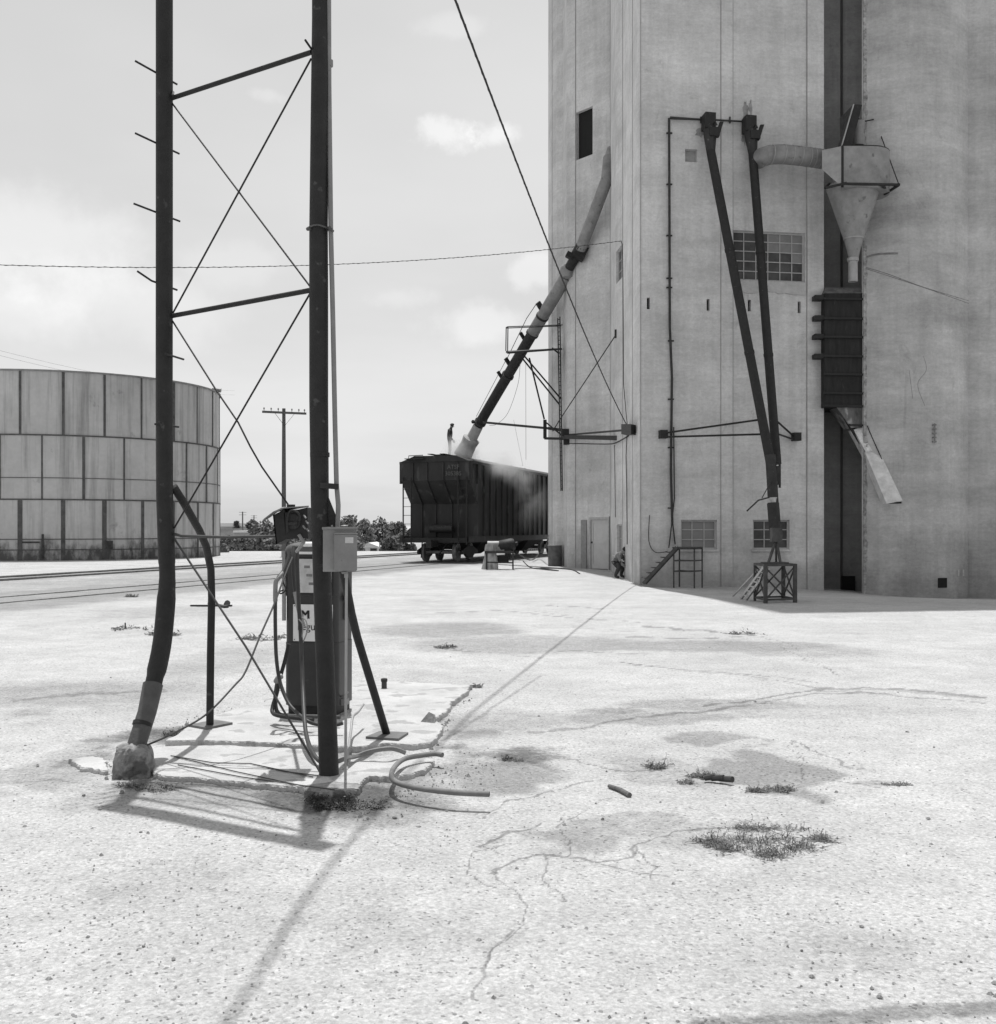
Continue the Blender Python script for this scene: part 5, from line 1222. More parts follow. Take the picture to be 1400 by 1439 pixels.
tubex('stay_pipe', [L_(243, 750), L_(255, 753, -.02), P(320, 755, 7.35), P(390, 753.5, 7.3)], .0105, mat('dull_pipe', .07, .5, .3, .3, 9))
for (x0, y0, x1, y1, b) in ((190,85.5,249,118.5,0),(190,187,252,216,0),(188,286,253,311,0),(193,381,249,407.5,1),(232,497,258,505,0),(218,596,251,600,0)):
    a, c = P(x0, y0, 7.38), P(x1, y1, 7.62); pts = [a, c] if not b else [a, a.lerp(c,.35)+Vector((0,0,-.02)), c]
    tubex('climbing_rung', pts, .0075, n=8)
tubex('climbing_rung', [P(429, 56, 6.7), P(440, 72, 6.8)], .007, n=8); tubex('climbing_rung', [P(243, 134, 7.45), P(243.5, 129, 7.5)], .008, n=8)
# rear struts on foot plates, part of the tower
def strut(pts, r, plate):
    s = tubex('rear_strut', pts, r, n=16); mb = MB(); c = pts[-1]
    ps = [Vector((p.x, p.y, c.z-.012)) for p in plate]; mb.prism(ps, (0,0,.028)); mb.build('foot_plate', mat('plate_steel', .14, .7, 0, .25, 9), s)
def GZ(x, y, z): Y = (CH-z)*F/(y-HZ); return P(x, y, Y)
PZ = .05
b = GZ(295, 1021, PZ); strut([L_(244, 684, .03), L_(258, 706, .1), P(280, 745, 7.95), P(290, 768, 8.15), P(296.5, 800, 8.35), P(297.5, 840, 8.45), P(296, 920, b.y), Vector((b.x, b.y, PZ))], .029, [GZ(265, 1021, PZ), GZ(290, 1025.5, PZ), GZ(327, 1018, PZ), GZ(302, 1014, PZ)])
b = GZ(544, 1033.5, PZ); strut([R_(452, 690, .03), R_(468, 740, .2), P(486, 820, 7.3), P(494, 862, 7.4), P(502, 895, 7.5), Vector((b.x, b.y, PZ))], .029, [GZ(514, 1038, PZ), GZ(560, 1041, PZ), GZ(574, 1032, PZ), GZ(534, 1030, PZ)])
mb = MB(); mb.prism([R_(458, 690, -.02), R_(478, 740, -.02), R_(450, 742, -.02), R_(452, 690, -.02)], (0,.02,0)); mb.build('gusset_plate', steel, t)
c = thing('riser_conduit', 'thin grey conduit pipe clipped up the right tower pipe, ending at the grey box', 'conduit', R_(474, 742))
cp = [P(462, -40, 6.78), R_(462.5, 120), R_(465, 322, -.02), R_(468, 450, -.02), R_(471, 600, -.03), R_(473, 680, -.03), R_(475.5, 710, -.04), R_(474.5, 742, -.04)]
tubex('pipe', cp, .0155, greybox, c, 12)
mb = MB(); q = R_(464, 90, -.0); mb.tube([q-Vector((0,0,.015)), q+Vector((0,0,.025))], .019, 12); mb.build('coupling', greybox, c, True)
mb = MB(); mb.beam(R_(450, 682, -.07), R_(476, 684, -.06), .02, .035); mb.build('clip', steel2, c)
mb = MB()
rgp = [R_(448, 321.5)+Vector((.066*math.cos(a), .075*math.sin(a), .004*math.sin(3*a))) for a in [2*math.pi*i/20 for i in range(21)]]
mb.tube(rgp, .006, 6, False); mb.tube([R_(432, 322, -.03), R_(436, 320, -.05)], .012, 6); mb.tube([R_(462, 319, -.04), R_(468, 325, -.06)], .01, 6); mb.build('strap_clamp', mat('banding', .1, .6, .2, .3, 9), TW, True)
# slack cable from left footing up to the pump hose hook
cable(spline([P(205, 1048, 6.95), P(245, 1030, 7.0), P(290, 1004, 7.1), P(330, 963, 7.3), P(345, 944, 7.4), P(366, 893, 7.6), P(385, 850, 7.8), P(400, 810, 8.0), P(411, 783, 8.15)], 6), .0068, 'dark cable slung from the left concrete footing up to the pump top', rubber)
# brace shadows on the slab, built as thin dark strands
for i, q in enumerate((((240,1062),(300,1072),(352,1073),(440,1092)), ((245,1063),(330,1084),(428,1105)), ((250,1075),(340,1092),(470,1110)), ((352,1073),(400,1084),(447,1090)))):
    cable([GZ(x, y, .042) for x, y in q], .0035, 'thin dark strand standing in for a brace shadow across the front slab', rubber, 'brace_shadow_strand', group='strands in place of brace shadows on the slab')

# ---------------------------------------------------------------- reel housing
t = thing('motor_housing', 'dark open sheet metal motor housing with bent top flap hung beside the right tower pipe', 'housing', P(412, 742, 7.1)); YH = 7.05
mb = MB()
def pl3(pts, th=(0,.006,0), b=None): (b or mb).prism(pts, th)
pl3([P(383.5,724,YH), P(400,716,YH), P(402,758,YH), P(388,765,YH)], (.0,.25,0)); 
pl3([P(383.5,724,YH), P(386,723,YH+.25), P(390,764,YH+.25), P(388,765,YH)], (.008,0,0)); pl3([P(386,766,YH), P(402,757,YH), P(430,752,YH), P(430,716,YH+.25), P(398,716,YH+.25)], (0,.01,0))
pl3([P(399,721,YH), P(432,713,YH), P(433,757,YH), P(402,757,YH)], (0,.26,0)); mb.build('case', black, t)
mb = MB(); pl3([P(384,722,YH-.06), P(399,714.5,YH-.04), P(434,712,YH-.02), P(434,712.5,YH+.28), P(396,714,YH+.28), P(386,720,YH+.26)], (0,0,.007)); pl3([P(397,714.6,YH-.05), P(384,720,YH-.07), P(371,730,YH-.08), P(367,735,YH-.02), P(380,727,YH+.2)], (0,0,.006)); mb.build('top_flap', galvd, t)
mb = MB(); mb.tube([P(409,714,YH-.0), P(409,709,YH-.0)], .028, 12); mb.tube(spline([P(404.5,748,YH-.03), P(404,730,YH-.04), P(407,719.5,YH-.04), P(413,717.5,YH-.04), P(420,722,YH-.04), P(422,732,YH-.04)], 5), .007, 8); mb.tube([P(412,733,YH-.02), P(412,734,YH+.2)], .05, 14); mb.tube([P(405,736,YH-.03), P(418,735,YH-.03)], .012, 8); mb.build('motor', steel2, t, True)
mb = MB()
for x, y in ((427,724),(430,732),(426,739),(431,743)): mb.tube([P(x,y,YH-.03), P(x+3,y+4,YH-.05)], .006, 6)
mb.tube([P(420,751,YH-.01), P(427,762,YH+.0), P(417,775,YH+.9)], .012, 8); mb.build('wire_ends', galvd, t, True)

# ---------------------------------------------------------------- electrical box
ec = P(477.5, 773, 6.62); t = thing('electrical_box', 'grey metal electrical box with raised door and small white sticker on the right tower pipe', 'electrical box', ec, math.radians(9))
B = dict(parent=t, local=True)
mb = MB(); mb.box((-.0, .02, .0), (.205, .12, .265)); mb.build('case', galvd, bevel=.004, **B)
mb = MB(); mb.box((.035, -.065, -.012), (.14, .05, .225)); mb.build('door', greybox, bevel=.006, **B)
mb = MB(); mb.box((0, .015, .135), (.217, .135, .016)); mb.box((.035, -.068, .103), (.146, .056, .006)); mb.build('rain_lid', greybox, bevel=.003, **B)
mb = MB(); mb.box((.057, -.0915, .062), (.05, .003, .036)); mb.build('sticker', mat('sticker_paper', .5, .7, 0, .1, 30), **B)
mb = MB(); mb.lathe([(.02,0),(.024,.006),(.018,.012)], (.03,0,.144), 12); mb.lathe([(.014,-.014),(.02,-.01),(.02,0)], (.03,-.03,-.133), 12); mb.tube([(-.045,0,.14),(-.048,0,.155)], .006, 6); mb.build('fitting', galvd, smooth=True, **B)
mb = MB(); mb.beam((-.14,.08,.1), (.1,.08,.1), .03, .02); mb.beam((-.14,.08,-.1), (.1,.08,-.1), .03, .02); mb.build('mounting_bar', steel2, each=True, **B)
q = P(487, 804, 6.6); dn = G(485.5, 1104); tubex('down_pipe', [q, P(486, 950, 6.6), Vector((dn.x, dn.y, -.02))], .0085, galv, t, 10) if False else None
c = thing('down_conduit', 'slim pale conduit dropping from the grey electrical box to the ground', 'conduit', (dn.x, dn.y, 0))
tubex('pipe', [q, P(486.3, 950, 6.62), Vector((dn.x, dn.y, -.02))], .0088, galv, c, 10); mb = MB(); mb.tube([P(486.6, 806, 6.6), P(486.6, 812, 6.6)], .0125, 10); mb.build('coupling', galv, c, True)
cable(spline([P(511, 990, 8.3), P(504, 1000, 8.1), P(496, 1008, 7.9), P(493, 1030, 7.6), P(489, 1060, 7.1), P(487, 1083, 6.9)], 6), .0095, 'short bright bent pipe from the pump foot to the base of the right tower pipe', galv, 'bent_pipe')

# ---------------------------------------------------------------- fuel pump
PB = Vector((-1.515, 9.05, .048)); PR = math.radians(-11)
t = FP = thing('fuel_pump', 'old dark fuel pump with dial window and white lettered panel behind the right tower pipe', 'fuel pump', PB, PR); B = dict(parent=t, local=True)
paint = mat('pump_dark_enamel', .035, .42, 0, .25, 3, .1, 30, (7, .66, .07)); trim = mat('pump_trim', .26, .4, .4, .15, 8)
Wp, Dp = .47, .40; f = -Dp/2
def rr(w, d, r, z0, z1, mb, n=5, top=None):
    def loop(w, d, r, z): 
        o = []
        for cx_, cy_, a0 in ((w/2-r, d/2-r, 0), (-w/2+r, d/2-r, 90), (-w/2+r, -d/2+r, 180), (w/2-r, -d/2+r, 270)):
            for k in range(n+1): a = math.radians(a0+90*k/n); o.append((cx_+r*math.cos(a), cy_+r*math.sin(a), z))
        return o
    Ls = [loop(w, d, r, z0), loop(w, d, r, z1)]+([loop(w-2*a, d-2*a, max(r-a*.3, .01), z1+b) for a, b in top] if top else [])
    m = len(Ls[0]); vs = sum(Ls, []); fs = [(i*m+k, i*m+(k+1)%m, (i+1)*m+(k+1)%m, (i+1)*m+k) for i in range(len(Ls)-1) for k in range(m)]+[tuple(range(m))[::-1], tuple((len(Ls)-1)*m+k for k in range(m))]
    mb.add(vs, fs)
mb = MB(); rr(Wp-.04, Dp-.04, .03, 0, .075, mb); mb.build('plinth', black, smooth=True, **B)
mb = MB(); rr(Wp, Dp, .05, .076, .60, mb); mb.build('lower_door', paint, smooth=True, **B)
mb = MB(); rr(Wp-.008, Dp-.008, .048, .601, .985, mb); mb.build('middle_panel', paint, smooth=True, **B)
mb = MB(); rr(Wp, Dp, .05, .986, 1.335, mb); mb.build('meter_head', paint, smooth=True, **B)
mb = MB(); rr(Wp+.012, Dp+.012, .055, 1.336, 1.37, mb, top=((.012,.03),(.04,.05),(.09,.062))); mb.build('top_cap', mat('cap_enamel', .09, .4, .1, .2, 8), smooth=True, **B)
mb = MB(); mb.box((.02, f-.004, .765), (.345, .006, .305)); sg = mb.build('lettered_panel', signw, **B)
mb = MB()
for x in (-.14, .18):
    for z in (.625, .905): mb.lathe([(.004,0),(.004,.003)], (x, f-.007, z), 8, Matrix.Rotation(math.pi/2, 3, 'X'))
mb.build('screw', ink, sg, local=True)
for txt, x, z, s, bo in (('M', -.075, .80, .10, .0), ('regular', -.02, .705, .088, .0)):
    q = text_mb(txt, s, .001, bo)
    if txt == 'M':
        for k in (-.0045, .0045): q.add([v+Vector((k, 0, .0003)) for v in q.v[:len(q.v)//(1 if k < 0 else 2)]], q.f[:len(q.f)//(1 if k < 0 else 2)])
    place(q, Matrix.Translation((x+.03, f-.0085, z)) @ Matrix.Rotation(math.pi/2, 4, 'X')); q.build('lettering', ink, sg, local=True)
mb = MB(); mb.box((.03, f-.002, 1.155), (.335, .006, .31)); w_ = mb.build('window_frame', black, bevel=.002, **B)
mb = MB(); mb.box((.03, f-.006, 1.155), (.305, .004, .28)); mb.build('dial_face', dial, w_, local=True)
mb = MB()
for k, z in enumerate((1.23, 1.16, 1.09)): mb.box((-.03+.02*k, f-.0085, z), (.05, .002, .022)); mb.box((.09, f-.0085, z), (.07, .002, .022))
mb.build('dial_digit', mat('dial_grey', .18, .6, 0, .3, 20), w_, local=True)
mb = MB(); mb.tube([(-Wp/2-.005, f+.01, .78), (-Wp/2-.005, f+.01, 1.36)], .017, 10); mb.build('corner_trim', trim, smooth=True, **B)
mb = MB(); mb.lathe([(.03,0),(.045,.02),(.04,.05),(.015,.06)], (Wp/2, -.02, .97), 14, Matrix.Rotation(math.pi/2, 3, 'Y')); mb.box((Wp/2+.012, .02, .85), (.03, .1, .14)); mb.build('nozzle_boot', mat('worn_casting', .1, .5, .3, .3, 10), smooth=True, **B)
mb = MB(); mb.box((.0, f-.012, 1.345), (.3, .02, .02)); mb.tube([(-.07,f+.03,1.41),(.1,f+.03,1.41)], .028, 14); mb.build('lamp_tube', white, smooth=True, **B)
mb = MB(); mb.tube([(Wp/2-.02,-.1,.14),(Wp/2+.05,-.16,.17),(Wp/2+.09,-.2,.2)], .008, 6); mb.box((Wp/2+.01,-.08,.1),(.06,.09,.05)); mb.build('valve', galvd, **B)
def wx(nm, pts, r, m, k=6, n=10):
    M = (Matrix.Translation(PB) @ Matrix.Rotation(PR, 4, 'Z')).inverted(); mb = MB(); mb.tube([M @ q for q in spline(pts, k)], r, n); return mb.build(nm, m, FP, True, True)
wx('hose', [P(407,776,8.45), P(404,790,8.4), P(398,803,8.35), P(391,812,8.3), P(387.5,822,8.3), P(387,845,8.3), P(387,880,8.3), P(388.5,925,8.3), P(394,960,8.28), P(405,987,8.2), P(418,1002,8.1), P(432,1013,8.0), P(446,1018,8.0), P(470,1019,8.0), P(482,1016,8.0)], .0145, mat('pump_hose', .04, .5, 0, .3, 9))
wx('nozzle', [P(398,805,8.34), P(391,813,8.3), P(387.5,820,8.3), P(387,845,8.3)], .018, galvd)
wx('hose', [P(413,768,8.4), P(412,785,8.35), P(413,812,8.33), P(416,838,8.3), P(420,860,8.3)], .014, mat('pump_hose', .075))
wx('nozzle', [P(415,832,8.3), P(419,852,8.28), P(424,872,8.27), P(427,880,8.27)], .019, galvd)
wx('hose', [P(417.5,768,8.1), P(418,800,8.1), P(420,850,8.1), P(423,900,8.05), P(425.5,960,7.9), P(428,1010,7.6), P(431,1035,7.4), P(438,1055,7.15), P(450,1070,7.0), P(470,1073,7.0)], .0155, mat('pump_hose', .075))
wx('hose', [P(406,905,8.5), P(400,930,8.5), P(393,955,8.5), P(389,975,8.48), P(384,990,8.45), P(383,1001,8.4), P(392,1006,8.3), P(415,1009,8.2), P(440,1012,8.1)], .016, black)
wx('hose', [P(390,958,8.52), P(387,980,8.5), P(390,1001,8.45), P(405,1006,8.4), P(440,1007,8.35), P(478,1008,8.3)], .017, rubber)
wx('hose_tie', [P(396,950,8.48), P(391,953,8.46), P(388,958,8.48)], .022, galvd)
wx('chain', [P(405,795,8.3), P(400,806,8.28), P(398,818,8.28), P(402,828,8.28), P(396,834,8.28), P(392,832,8.28), P(399,829,8.28)], .006, steel, 5, 6)
wx('tangled_wire', [P(423,868,8.1), P(430,872,8.08), P(432,885,8.06), P(428,898,8.05), P(423,905,8.05), P(426,880,8.05), P(420,870,8.05)], .005, galvd, 5, 6)

# ---------------------------------------------------------------- island slabs, footing, stub, hose, plates
def slab(name, label, pts, z, seed, m=padm, h=.14, jag=.035, kind=True):
    r = random.Random(seed); q = [GZ(x, y, z) for x, y in pts]; out = []
    for i, a in enumerate(q):
        b = q[(i+1) % len(q)]; n = max(2, int((b-a).length/.016))
        for k in range(n):
            p = a.lerp(b, k/n); d = (b-a).normalized(); nn = Vector((-d.y, d.x, 0))
            o = jag*(mn.noise(p*3.1+Vector((seed,0,0)))+.6*mn.noise(p*11)+.4*mn.noise(p*29)) if k else 0
            out.append(Vector((p.x, p.y, 0))+nn*o)
    vs = []; N_ = len(out); c = sum(out, Vector())/N_
    for ring in range(4):
        for p in out:
            zz, inn = ((z-h, .0), (z-.014+.008*mn.noise(p*34)*.6, .002+.008*mn.noise(p*42)), (z-.003, .007+.008*mn.noise(p*37)), (z+.0015*mn.noise(p*4), .03))[ring]
            dd = (c-p).normalized(); vs.append(Vector((p.x, p.y, 0))+dd*inn+Vector((0,0,zz)))
    mb = MB(); fs = [(i*N_+k, i*N_+(k+1)%N_, (i+1)*N_+(k+1)%N_, (i+1)*N_+k) for i in range(3) for k in range(N_)]+[tuple(3*N_+k for k in range(N_))]
    mb.add(vs, fs); o = mb.build(name, m, None, False)
    if kind: struct(o)
    else: tag(o, label, 'slab')
    return o
slab('concrete_island', '', [(232,1040),(262,1022),(285,1008),(330,996),(372,985),(396,966),(470,958),(560,957),(664,963),(640,985),(617,1006),(610,1010),(618,1018),(617,1028),(606,1042),(578,1046),(545,1044),(500,1049),(440,1046),(380,1043),(300,1040)], .048, 2)
slab('concrete_apron', '', [(206,1062),(216,1050),(262,1047),(330,1047),(432,1052),(462,1066),(500,1070),(560,1064),(610,1066),(598,1082),(556,1092),(520,1090),(505,1102),(450,1107),(380,1102),(290,1095),(225,1088),(205,1080)], .035, 5)
slab('broken_slab_chip', 'small broken chip of concrete left of the front slab, beside the footing', [(96,1066),(130,1062),(152,1068),(150,1082),(112,1078)], .03, 8, kind=False)
slab('concrete_kerb_piece', 'low dark strip of broken concrete at the foot of the right tower pipe', [(428,1103),(470,1096),(506,1101),(504,1108),(470,1113),(432,1111)], .04, 9, m=lump, kind=False)
ft = GZ(180, 1094, 0); mb = MB()
rng = random.Random(1); n = 48; vs = []; 
for i, (z, s) in enumerate(((-.08,1.05),(-.02,1.05),(.02,1.04),(.05,1.03),(.08,1.0),(.11,.98),(.14,.95),(.165,.9),(.18,.83),(.19,.68),(.195,.45),(.197,.2))):
    for k in range(n):
        a = 2*math.pi*k/n; sq = 1/max(abs(math.cos(a)), abs(math.sin(a)))**.75; r = .116*s*sq*(1+.16*mn.noise(Vector((math.cos(a)*2, math.sin(a)*2, z*9)))+.09*mn.noise(Vector((math.cos(a)*6, math.sin(a)*6, z*40)))+.05*mn.noise(Vector((math.cos(a)*16, math.sin(a)*16, z*90))))
        vs.append((ft.x+r*math.cos(a+.2), ft.y+.10+r*math.sin(a+.2), z+.02*mn.noise(Vector((a, z*5, 2)))))
mb.add(vs, [(i*n+k, i*n+(k+1)%n, (i+1)*n+(k+1)%n, (i+1)*n+k) for i in range(11) for k in range(n)]+[tuple(11*n+k for k in range(n))])
tag(mb.build('concrete_footing', lump, None, False), 'squat rough concrete footing block around the foot of the bent left tower pipe', 'footing')
sb = GZ(540, 967, .05); t = thing('pipe_stub', 'short capped pipe stub standing on the bare concrete right of the pump', 'pipe stub', (sb.x, sb.y, .046))
mb = MB(); mb.lathe([(.026,0),(.026,.065)], (0,0,0), 16); mb.build('pipe', rubber, t, True, True)
mb = MB(); mb.lathe([(.03,.066),(.032,.07),(.032,.095),(.02,.1)], (0,0,0), 16); mb.build('cap', steel2, t, True, True)
bw_ = GZ(606, 1016, .045); mb = MB(); mb.add([bw_+Vector(q) for q in ((-.09,.03,0),(.03,-.03,0),(.04,.05,0),(-.02,.02,.085),(.02,.0,.07),(.03,.03,.06))], [(0,1,2),(0,1,4,3),(1,2,5,4),(2,0,3,5),(3,4,5)])
tag(mb.build('concrete_shard', mat('grey_shard', .3, .95, 0, .3, 8, .8, 30), None), 'small upright grey concrete shard at the broken corner of the island', 'shard')
h_ = [P(468, 1073, 6.9), P(486, 1066, 6.95), GZ(500, 1063, .07), GZ(520, 1056, .10), GZ(545, 1052, .12), GZ(558, 1053.5, .10), GZ(570, 1058, .075)]
cable(spline(h_, 6), .0155, 'shorter grey hose length lying from the right tower pipe over the slab corner', greyhose, 'hose')
h_ = [GZ(622, 1061, .085), GZ(610, 1059.5, .085), GZ(590, 1062, .085), GZ(570, 1066, .09), GZ(558, 1074, .095), GZ(551, 1085, .095), GZ(552, 1095, .095), GZ(564, 1102, .095), GZ(590, 1108, .095), GZ(630, 1113, .098), GZ(660, 1115, .098), GZ(688, 1116, .098)]
hs_ = spline(h_, 7); mb = MB(); mb.tube(hs_, .0165, 14); q = hs_[-1]; ho = mb.build('hose', greyhose, None, True); tag(ho, 'thick grey hose looping in a big open curve, cut end pointing right', 'hose')
mb = MB(); d = (hs_[-1]-hs_[-2]).normalized(); mb.tube([q-d*.002, q+d*.0015], .0115, 12); mb.build('hose_end', black, ho)

# ---------------------------------------------------------------- loose stones, sticks, weeds
def rock_mb(r, seed, flat=.6):
    rg = random.Random(seed); mb = MB(); n = 9; vs = []; fs = []
    for i in range(6):
        th = math.pi*i/5; 
        for k in range(n):
            a = 2*math.pi*k/n; rr_ = r*(.8+.45*mn.noise(Vector((math.cos(a)*math.sin(th)*1.7+seed, math.sin(a)*math.sin(th)*1.7, math.cos(th)*1.7))))
            vs.append((rr_*math.sin(th)*math.cos(a)*1.15, rr_*math.sin(th)*math.sin(a), rr_*math.cos(th)*flat+r*flat*.4))
    for i in range(5):
        for k in range(n): fs.append((i*n+k, i*n+(k+1)%n, (i+1)*n+(k+1)%n, (i+1)*n+k))
    mb.add(vs, fs); return mb
RK = [(1211,1303,6,'roundest largest stone on open gravel at lower right'),(168,1341,6,'flat dark stone near the bottom left corner'),(202,1330,5,'smaller stone right beside the flat one at lower left'),(925,1393,5,'stone at the bottom edge right of centre'),
 (888,1296,4,''),(847,1151,5,'dark stone below the short stick'),(724,1241,4,''),(635,1234,5,''),(532,1239,4,''),(590,1162,5,''),(1279,1077,3,''),(1275,1029,6,'flat dark stone on the right half near the long crack'),
 (1342,1355,4,''),(1351,1352,4,''),(974,1293,4,''),(700,1373,5,''),(198,1170,5,''),(275,1176,4,''),(344,1204,4,''),(366,1169,3,''),(388,1174,3,''),(269,1249,4,''),(202,1281,3,''),(158,1299,3,''),(92,1347,3,''),(454,1272,3,''),(478,1274,3,''),
 (555,1149,6,'pale angular stone under the hose shadow'),(628,1140,5,'pale stone below the tip of the curled hose'),(1307,1084,4,''),(1277,1217,4,''),(970,1291,3,''),(840,1275,3,''),(656,1298,3,''),(640,1306,3,''),(1127,1336,4,''),(560,1358,3,''),(118,1118,5,''),(340,1108,4,''),(385,1085,3,'')]
for i, (x, y, w, lb) in enumerate(RK):
    g = G(x, y); r = w/F*g.y*.62; o = rock_mb(r, i+1, random.uniform(.45, .75)).build('stone', stonem, None, True, True); o.location = g+Vector((0,0,-r*.12)); o.rotation_euler = (0,0,random.uniform(0,6))
    tag(o, lb or 'small dark loose stone lying on the pale gravel', 'stone', 'loose stones on the gravel')
mb = MB(); rng = random.Random(77)
for i in range(1700):
    x = rng.uniform(-20, 1420); y = 742+ (rng.random()**.75)*690+18
    if 190 < x < 670 and 950 < y < 1110: continue
    g = G(x, y); r = rng.uniform(.0022, .0065)*(1+.03*g.y)*(1+1.2*(rng.random() < .06)); a = rng.uniform(0, 3.1); vs = []
    c, s = math.cos(a), math.sin(a)
    for (u, v, w) in ((-1,0,0),(0,-.8,0),(1.1,0,0),(0,.7,0),(-.2,.1,.9),(.5,-.1,.7)): vs.append(g+Vector(((u*c-v*s)*r, (u*s+v*c)*r, w*r*.9)))
    mb.add(vs, [(0,1,4),(1,5,4),(1,2,5),(2,3,5),(3,4,5),(3,0,4)])
tag(mb.build('gravel_chips', mat('dark_chips', .24, .95, 0, .5, 40), None), 'scattered small stone chips over the pale yard', 'gravel', kind='stuff')
mb = MB(); a = G(856, 1108); b = G(885, 1121); mb.tube([a+Vector((0,0,.015)), a.lerp(b,.5)+Vector((.01,0,.018)), b+Vector((0,0,.014))], [.012,.014,.016], 9)
tag(mb.build('stick', wood, None, True), 'short thick stick lying on the gravel right of centre', 'stick')
mb = MB(); a, b = G(990, 1098), G(1024, 1099)
for k in range(3): mb.tube([a.lerp(b, .3*k)+Vector((0,0,.02)), a.lerp(b, .3*k+.45)+Vector((.0,-.04*k,.035))], [.018,.02], 8)
tag(mb.build('dark_chunk', mat('dark_wood_chunk', .05, .9, 0, .3, 10), None, True), 'dark broken wood chunks beside a small weed right of centre', 'debris')
def weed(x, y, wpx, hpx, n, label, seed, m=weedm, flat=.35, depth=.35, cr=1.0):
    rg = random.Random(seed); g = G(x, y); w = wpx/F*g.y; h = hpx/F*g.y; mb = MB(); ctr = [(rg.uniform(-.5,.5)*w, rg.uniform(-.8,.8)*w*depth, rg.uniform(.35,1)) for _ in range(9)]
    for i in range(n):
        cx_, cy_, s = rg.choice(ctr); bx = cx_+rg.gauss(0,.09)*w; by = cy_+rg.gauss(0,.12)*w*depth*1.6
        creep = rg.random() < cr*.72; a = rg.uniform(0, 6.28)
        L_n = (rg.uniform(.08,.30)*w if creep else h*rg.uniform(.35,1.0)*s); pts = [Vector((bx,by,0))]; dr = Vector((math.cos(a), math.sin(a), rg.uniform(.05,.45) if creep else rg.uniform(1.2,3.5))).normalized()
        for k in range(3): dr = (dr+Vector((rg.gauss(0,.3), rg.gauss(0,.3), rg.gauss(-.12 if creep else -.25,.25)))).normalized(); q = pts[-1]+dr*L_n/3; q.z = max(q.z, .004); pts.append(q)
        wd = rg.uniform(.0022,.0046)*g.y/6; sd_ = Vector((-dr.y, dr.x, rg.uniform(-.4,.8))).normalized(); k0 = len(mb.v); vs = []
        for k, q in enumerate(pts): f_ = wd*(1-.26*k); vs += [q-sd_*f_, q+sd_*f_]
        mb.add(vs, [(0,1,3,2),(2,3,5,4),(4,5,7,6)])
        for _ in range(2):   # small leaves
            q = pts[rg.randint(1,3)]; u = Vector((rg.gauss(0,1), rg.gauss(0,1), rg.gauss(0,.6))).normalized(); v = u.orthogonal().normalized(); l = rg.uniform(.005,.012)*g.y/6; mb.add([q, q+u*l+v*l*.35, q+u*l*2, q+u*l-v*l*.35], [(0,1,2,3)])
    o = mb.build('weed_clump', m, None, local=True); o.location = g; return tag(o, label, 'weed', 'weeds on the gravel')
weed(1045, 1192, 92, 36, 620, 'largest dry weed clump, its darker left half on the right foreground gravel', 1, depth=.5)
weed(1118, 1190, 92, 30, 480, 'dry weed sprawl touching the right side of the largest clump', 2, depth=.5)
weed(1085, 1166, 100, 14, 130, 'thin fringe of weed just behind the largest clump', 3, depth=.15)
weed(1080, 1110, 56, 6, 260, 'low narrow dark weed streak above the largest clump', 4, depth=.2)
weed(990, 1092, 34, 18, 200, 'small upright weed beside the dark wood chunks', 5); weed(965, 1100, 22, 8, 80, 'tiny weed left of the dark wood chunks', 6)
weed(932, 1078, 44, 22, 90, 'sparse twiggy weed left of the gravel patch', 7, cr=.5); weed(720, 1068, 26, 14, 140, 'small weed right of the hose loop', 8)
weed(668, 966, 16, 10, 110, 'tiny weed at the end of the island joint', 9); weed(1258, 1103, 34, 4, 70, 'faint low weed streak at the right', 10, depth=.2)
weed(235, 892, 44, 5, 110, 'dark weed patch behind the bent left pipe', 11, depth=.5); weed(190, 884, 50, 4, 60, 'sparse weed streak left of the bent pipe', 12, depth=.5)
weed(368, 898, 56, 5, 130, 'scrubby weed patch between the rear strut and pump', 13, depth=.5); weed(185, 839, 12, 6, 60, 'tiny far weed near the rail at left', 14)
weed(460, 1130, 58, 22, 620, 'dark weed tuft standing in for the shadow at the foot of the right tower pipe', 15, m=mat('shadow_weed', .045, .9, 0, .4, 20), depth=.5)  # added tuft, kept dark in place of the shadow blob by this pipe
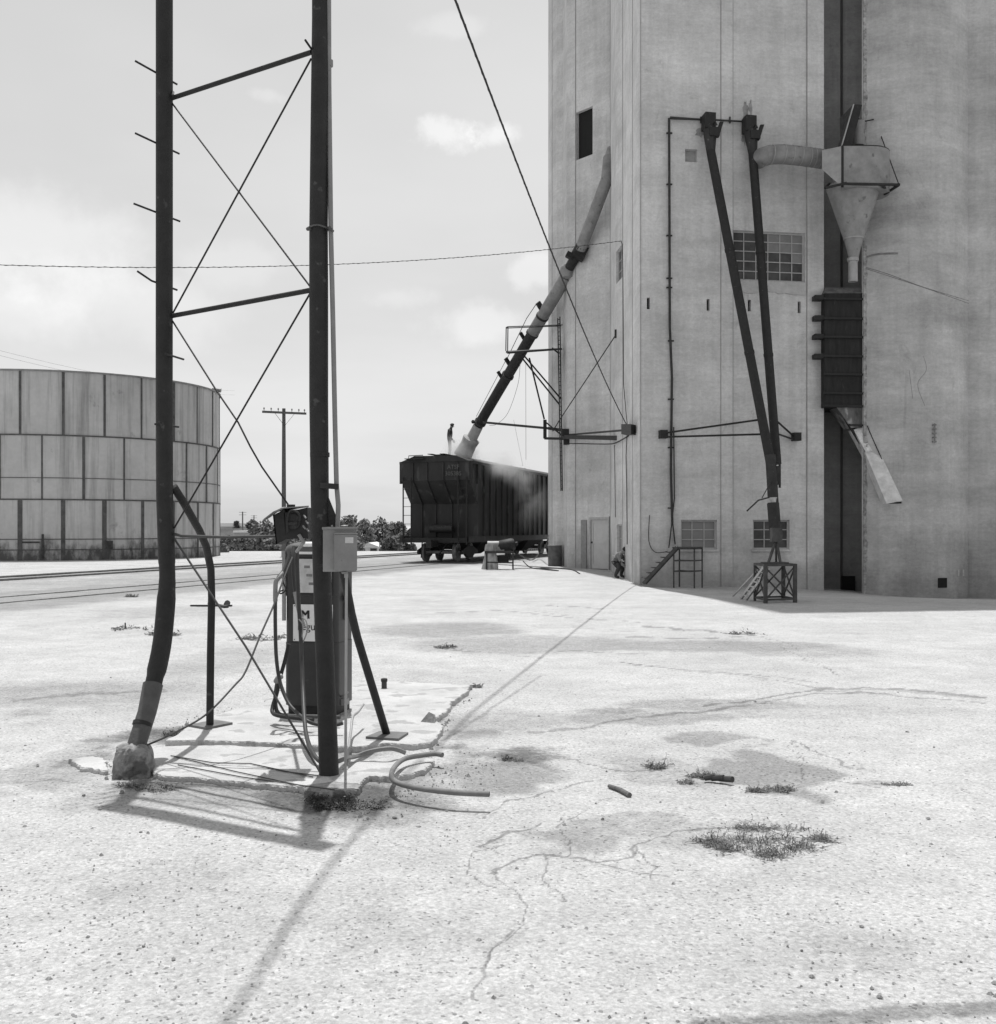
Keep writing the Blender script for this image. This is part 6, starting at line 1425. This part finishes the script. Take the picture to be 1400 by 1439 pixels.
weed(250, 1032, 40, 10, 240, 'low weed behind the footing at the slab edge', 16, depth=.4); weed(205, 1108, 70, 8, 240, 'thin grass along the ground in front of the footing', 17, depth=.3); weed(1045, 891, 50, 4, 60, 'dry tuft line on the joint near the elevator shadow', 18, depth=.3)
weed(630, 910, 30, 5, 110, 'dry weed streak on the yard beyond the pipe stub', 19, depth=.4); weed(500, 1132, 70, 8, 200, 'sparse grass below the dark kerb strip', 20, depth=.4)
# boards lying far left on the yard
mb = MB(); a, b = G(268, 851, .02), G(326, 851, .02); mb.beam(a, b, .08, .03); mb.beam(G(295, 848, .02), G(318, 853, .02), .1, .04); mb.tube([G(318, 850, .0), G(320, 847, .05)], .06, 8)
tag(mb.build('scrap_board', steel2, None), 'dark scrap board lying on the yard behind the rear strut', 'scrap')
mb = MB(); a = GZ(176, 883, 0); mb.tube([a, a+Vector((.0,0,.09))], .012, 6); tag(mb.build('iron_stake', steel2, None), 'little upright stake on the yard left of the bent pipe', 'stake')

mb = MB(); rng = random.Random(12)
for (x0, y0, x1, y1, n, sy) in ((240,1040,440,1045,150,4),(205,1090,500,1108,220,7),(500,1105,620,1060,160,8),(600,1045,660,975,110,8),(560,1120,700,1070,160,22),(430,1115,520,1140,160,10),(130,1070,210,1105,120,12),(230,1030,330,998,80,6),(440,1050,560,1046,80,5)):
    for i in range(n):
        f = rng.random(); g = G(x0+(x1-x0)*f+rng.gauss(0,5), y0+(y1-y0)*f+rng.gauss(0,sy)*.7); r = rng.uniform(.003,.009)*(1+(rng.random()<.08)*1.5); c, s = math.cos(i), math.sin(i); g.z = .0
        vs = [g+Vector(((u*c-v*s)*r, (u*s+v*c)*r, w*r)) for (u, v, w) in ((-1,0,0),(0,-.8,0),(1.1,0,0),(0,.7,0),(-.2,.1,1.1),(.5,-.1,.8))]
        mb.add(vs, [(0,1,4),(1,5,4),(1,2,5),(2,3,5),(3,4,5),(3,0,4)])
tag(mb.build('rubble_crumbs', mat('crumb_stone', .2, .95, 0, .6, 30), None), 'dark crumbs of broken concrete and dirt along the slab edges', 'rubble', kind='stuff')
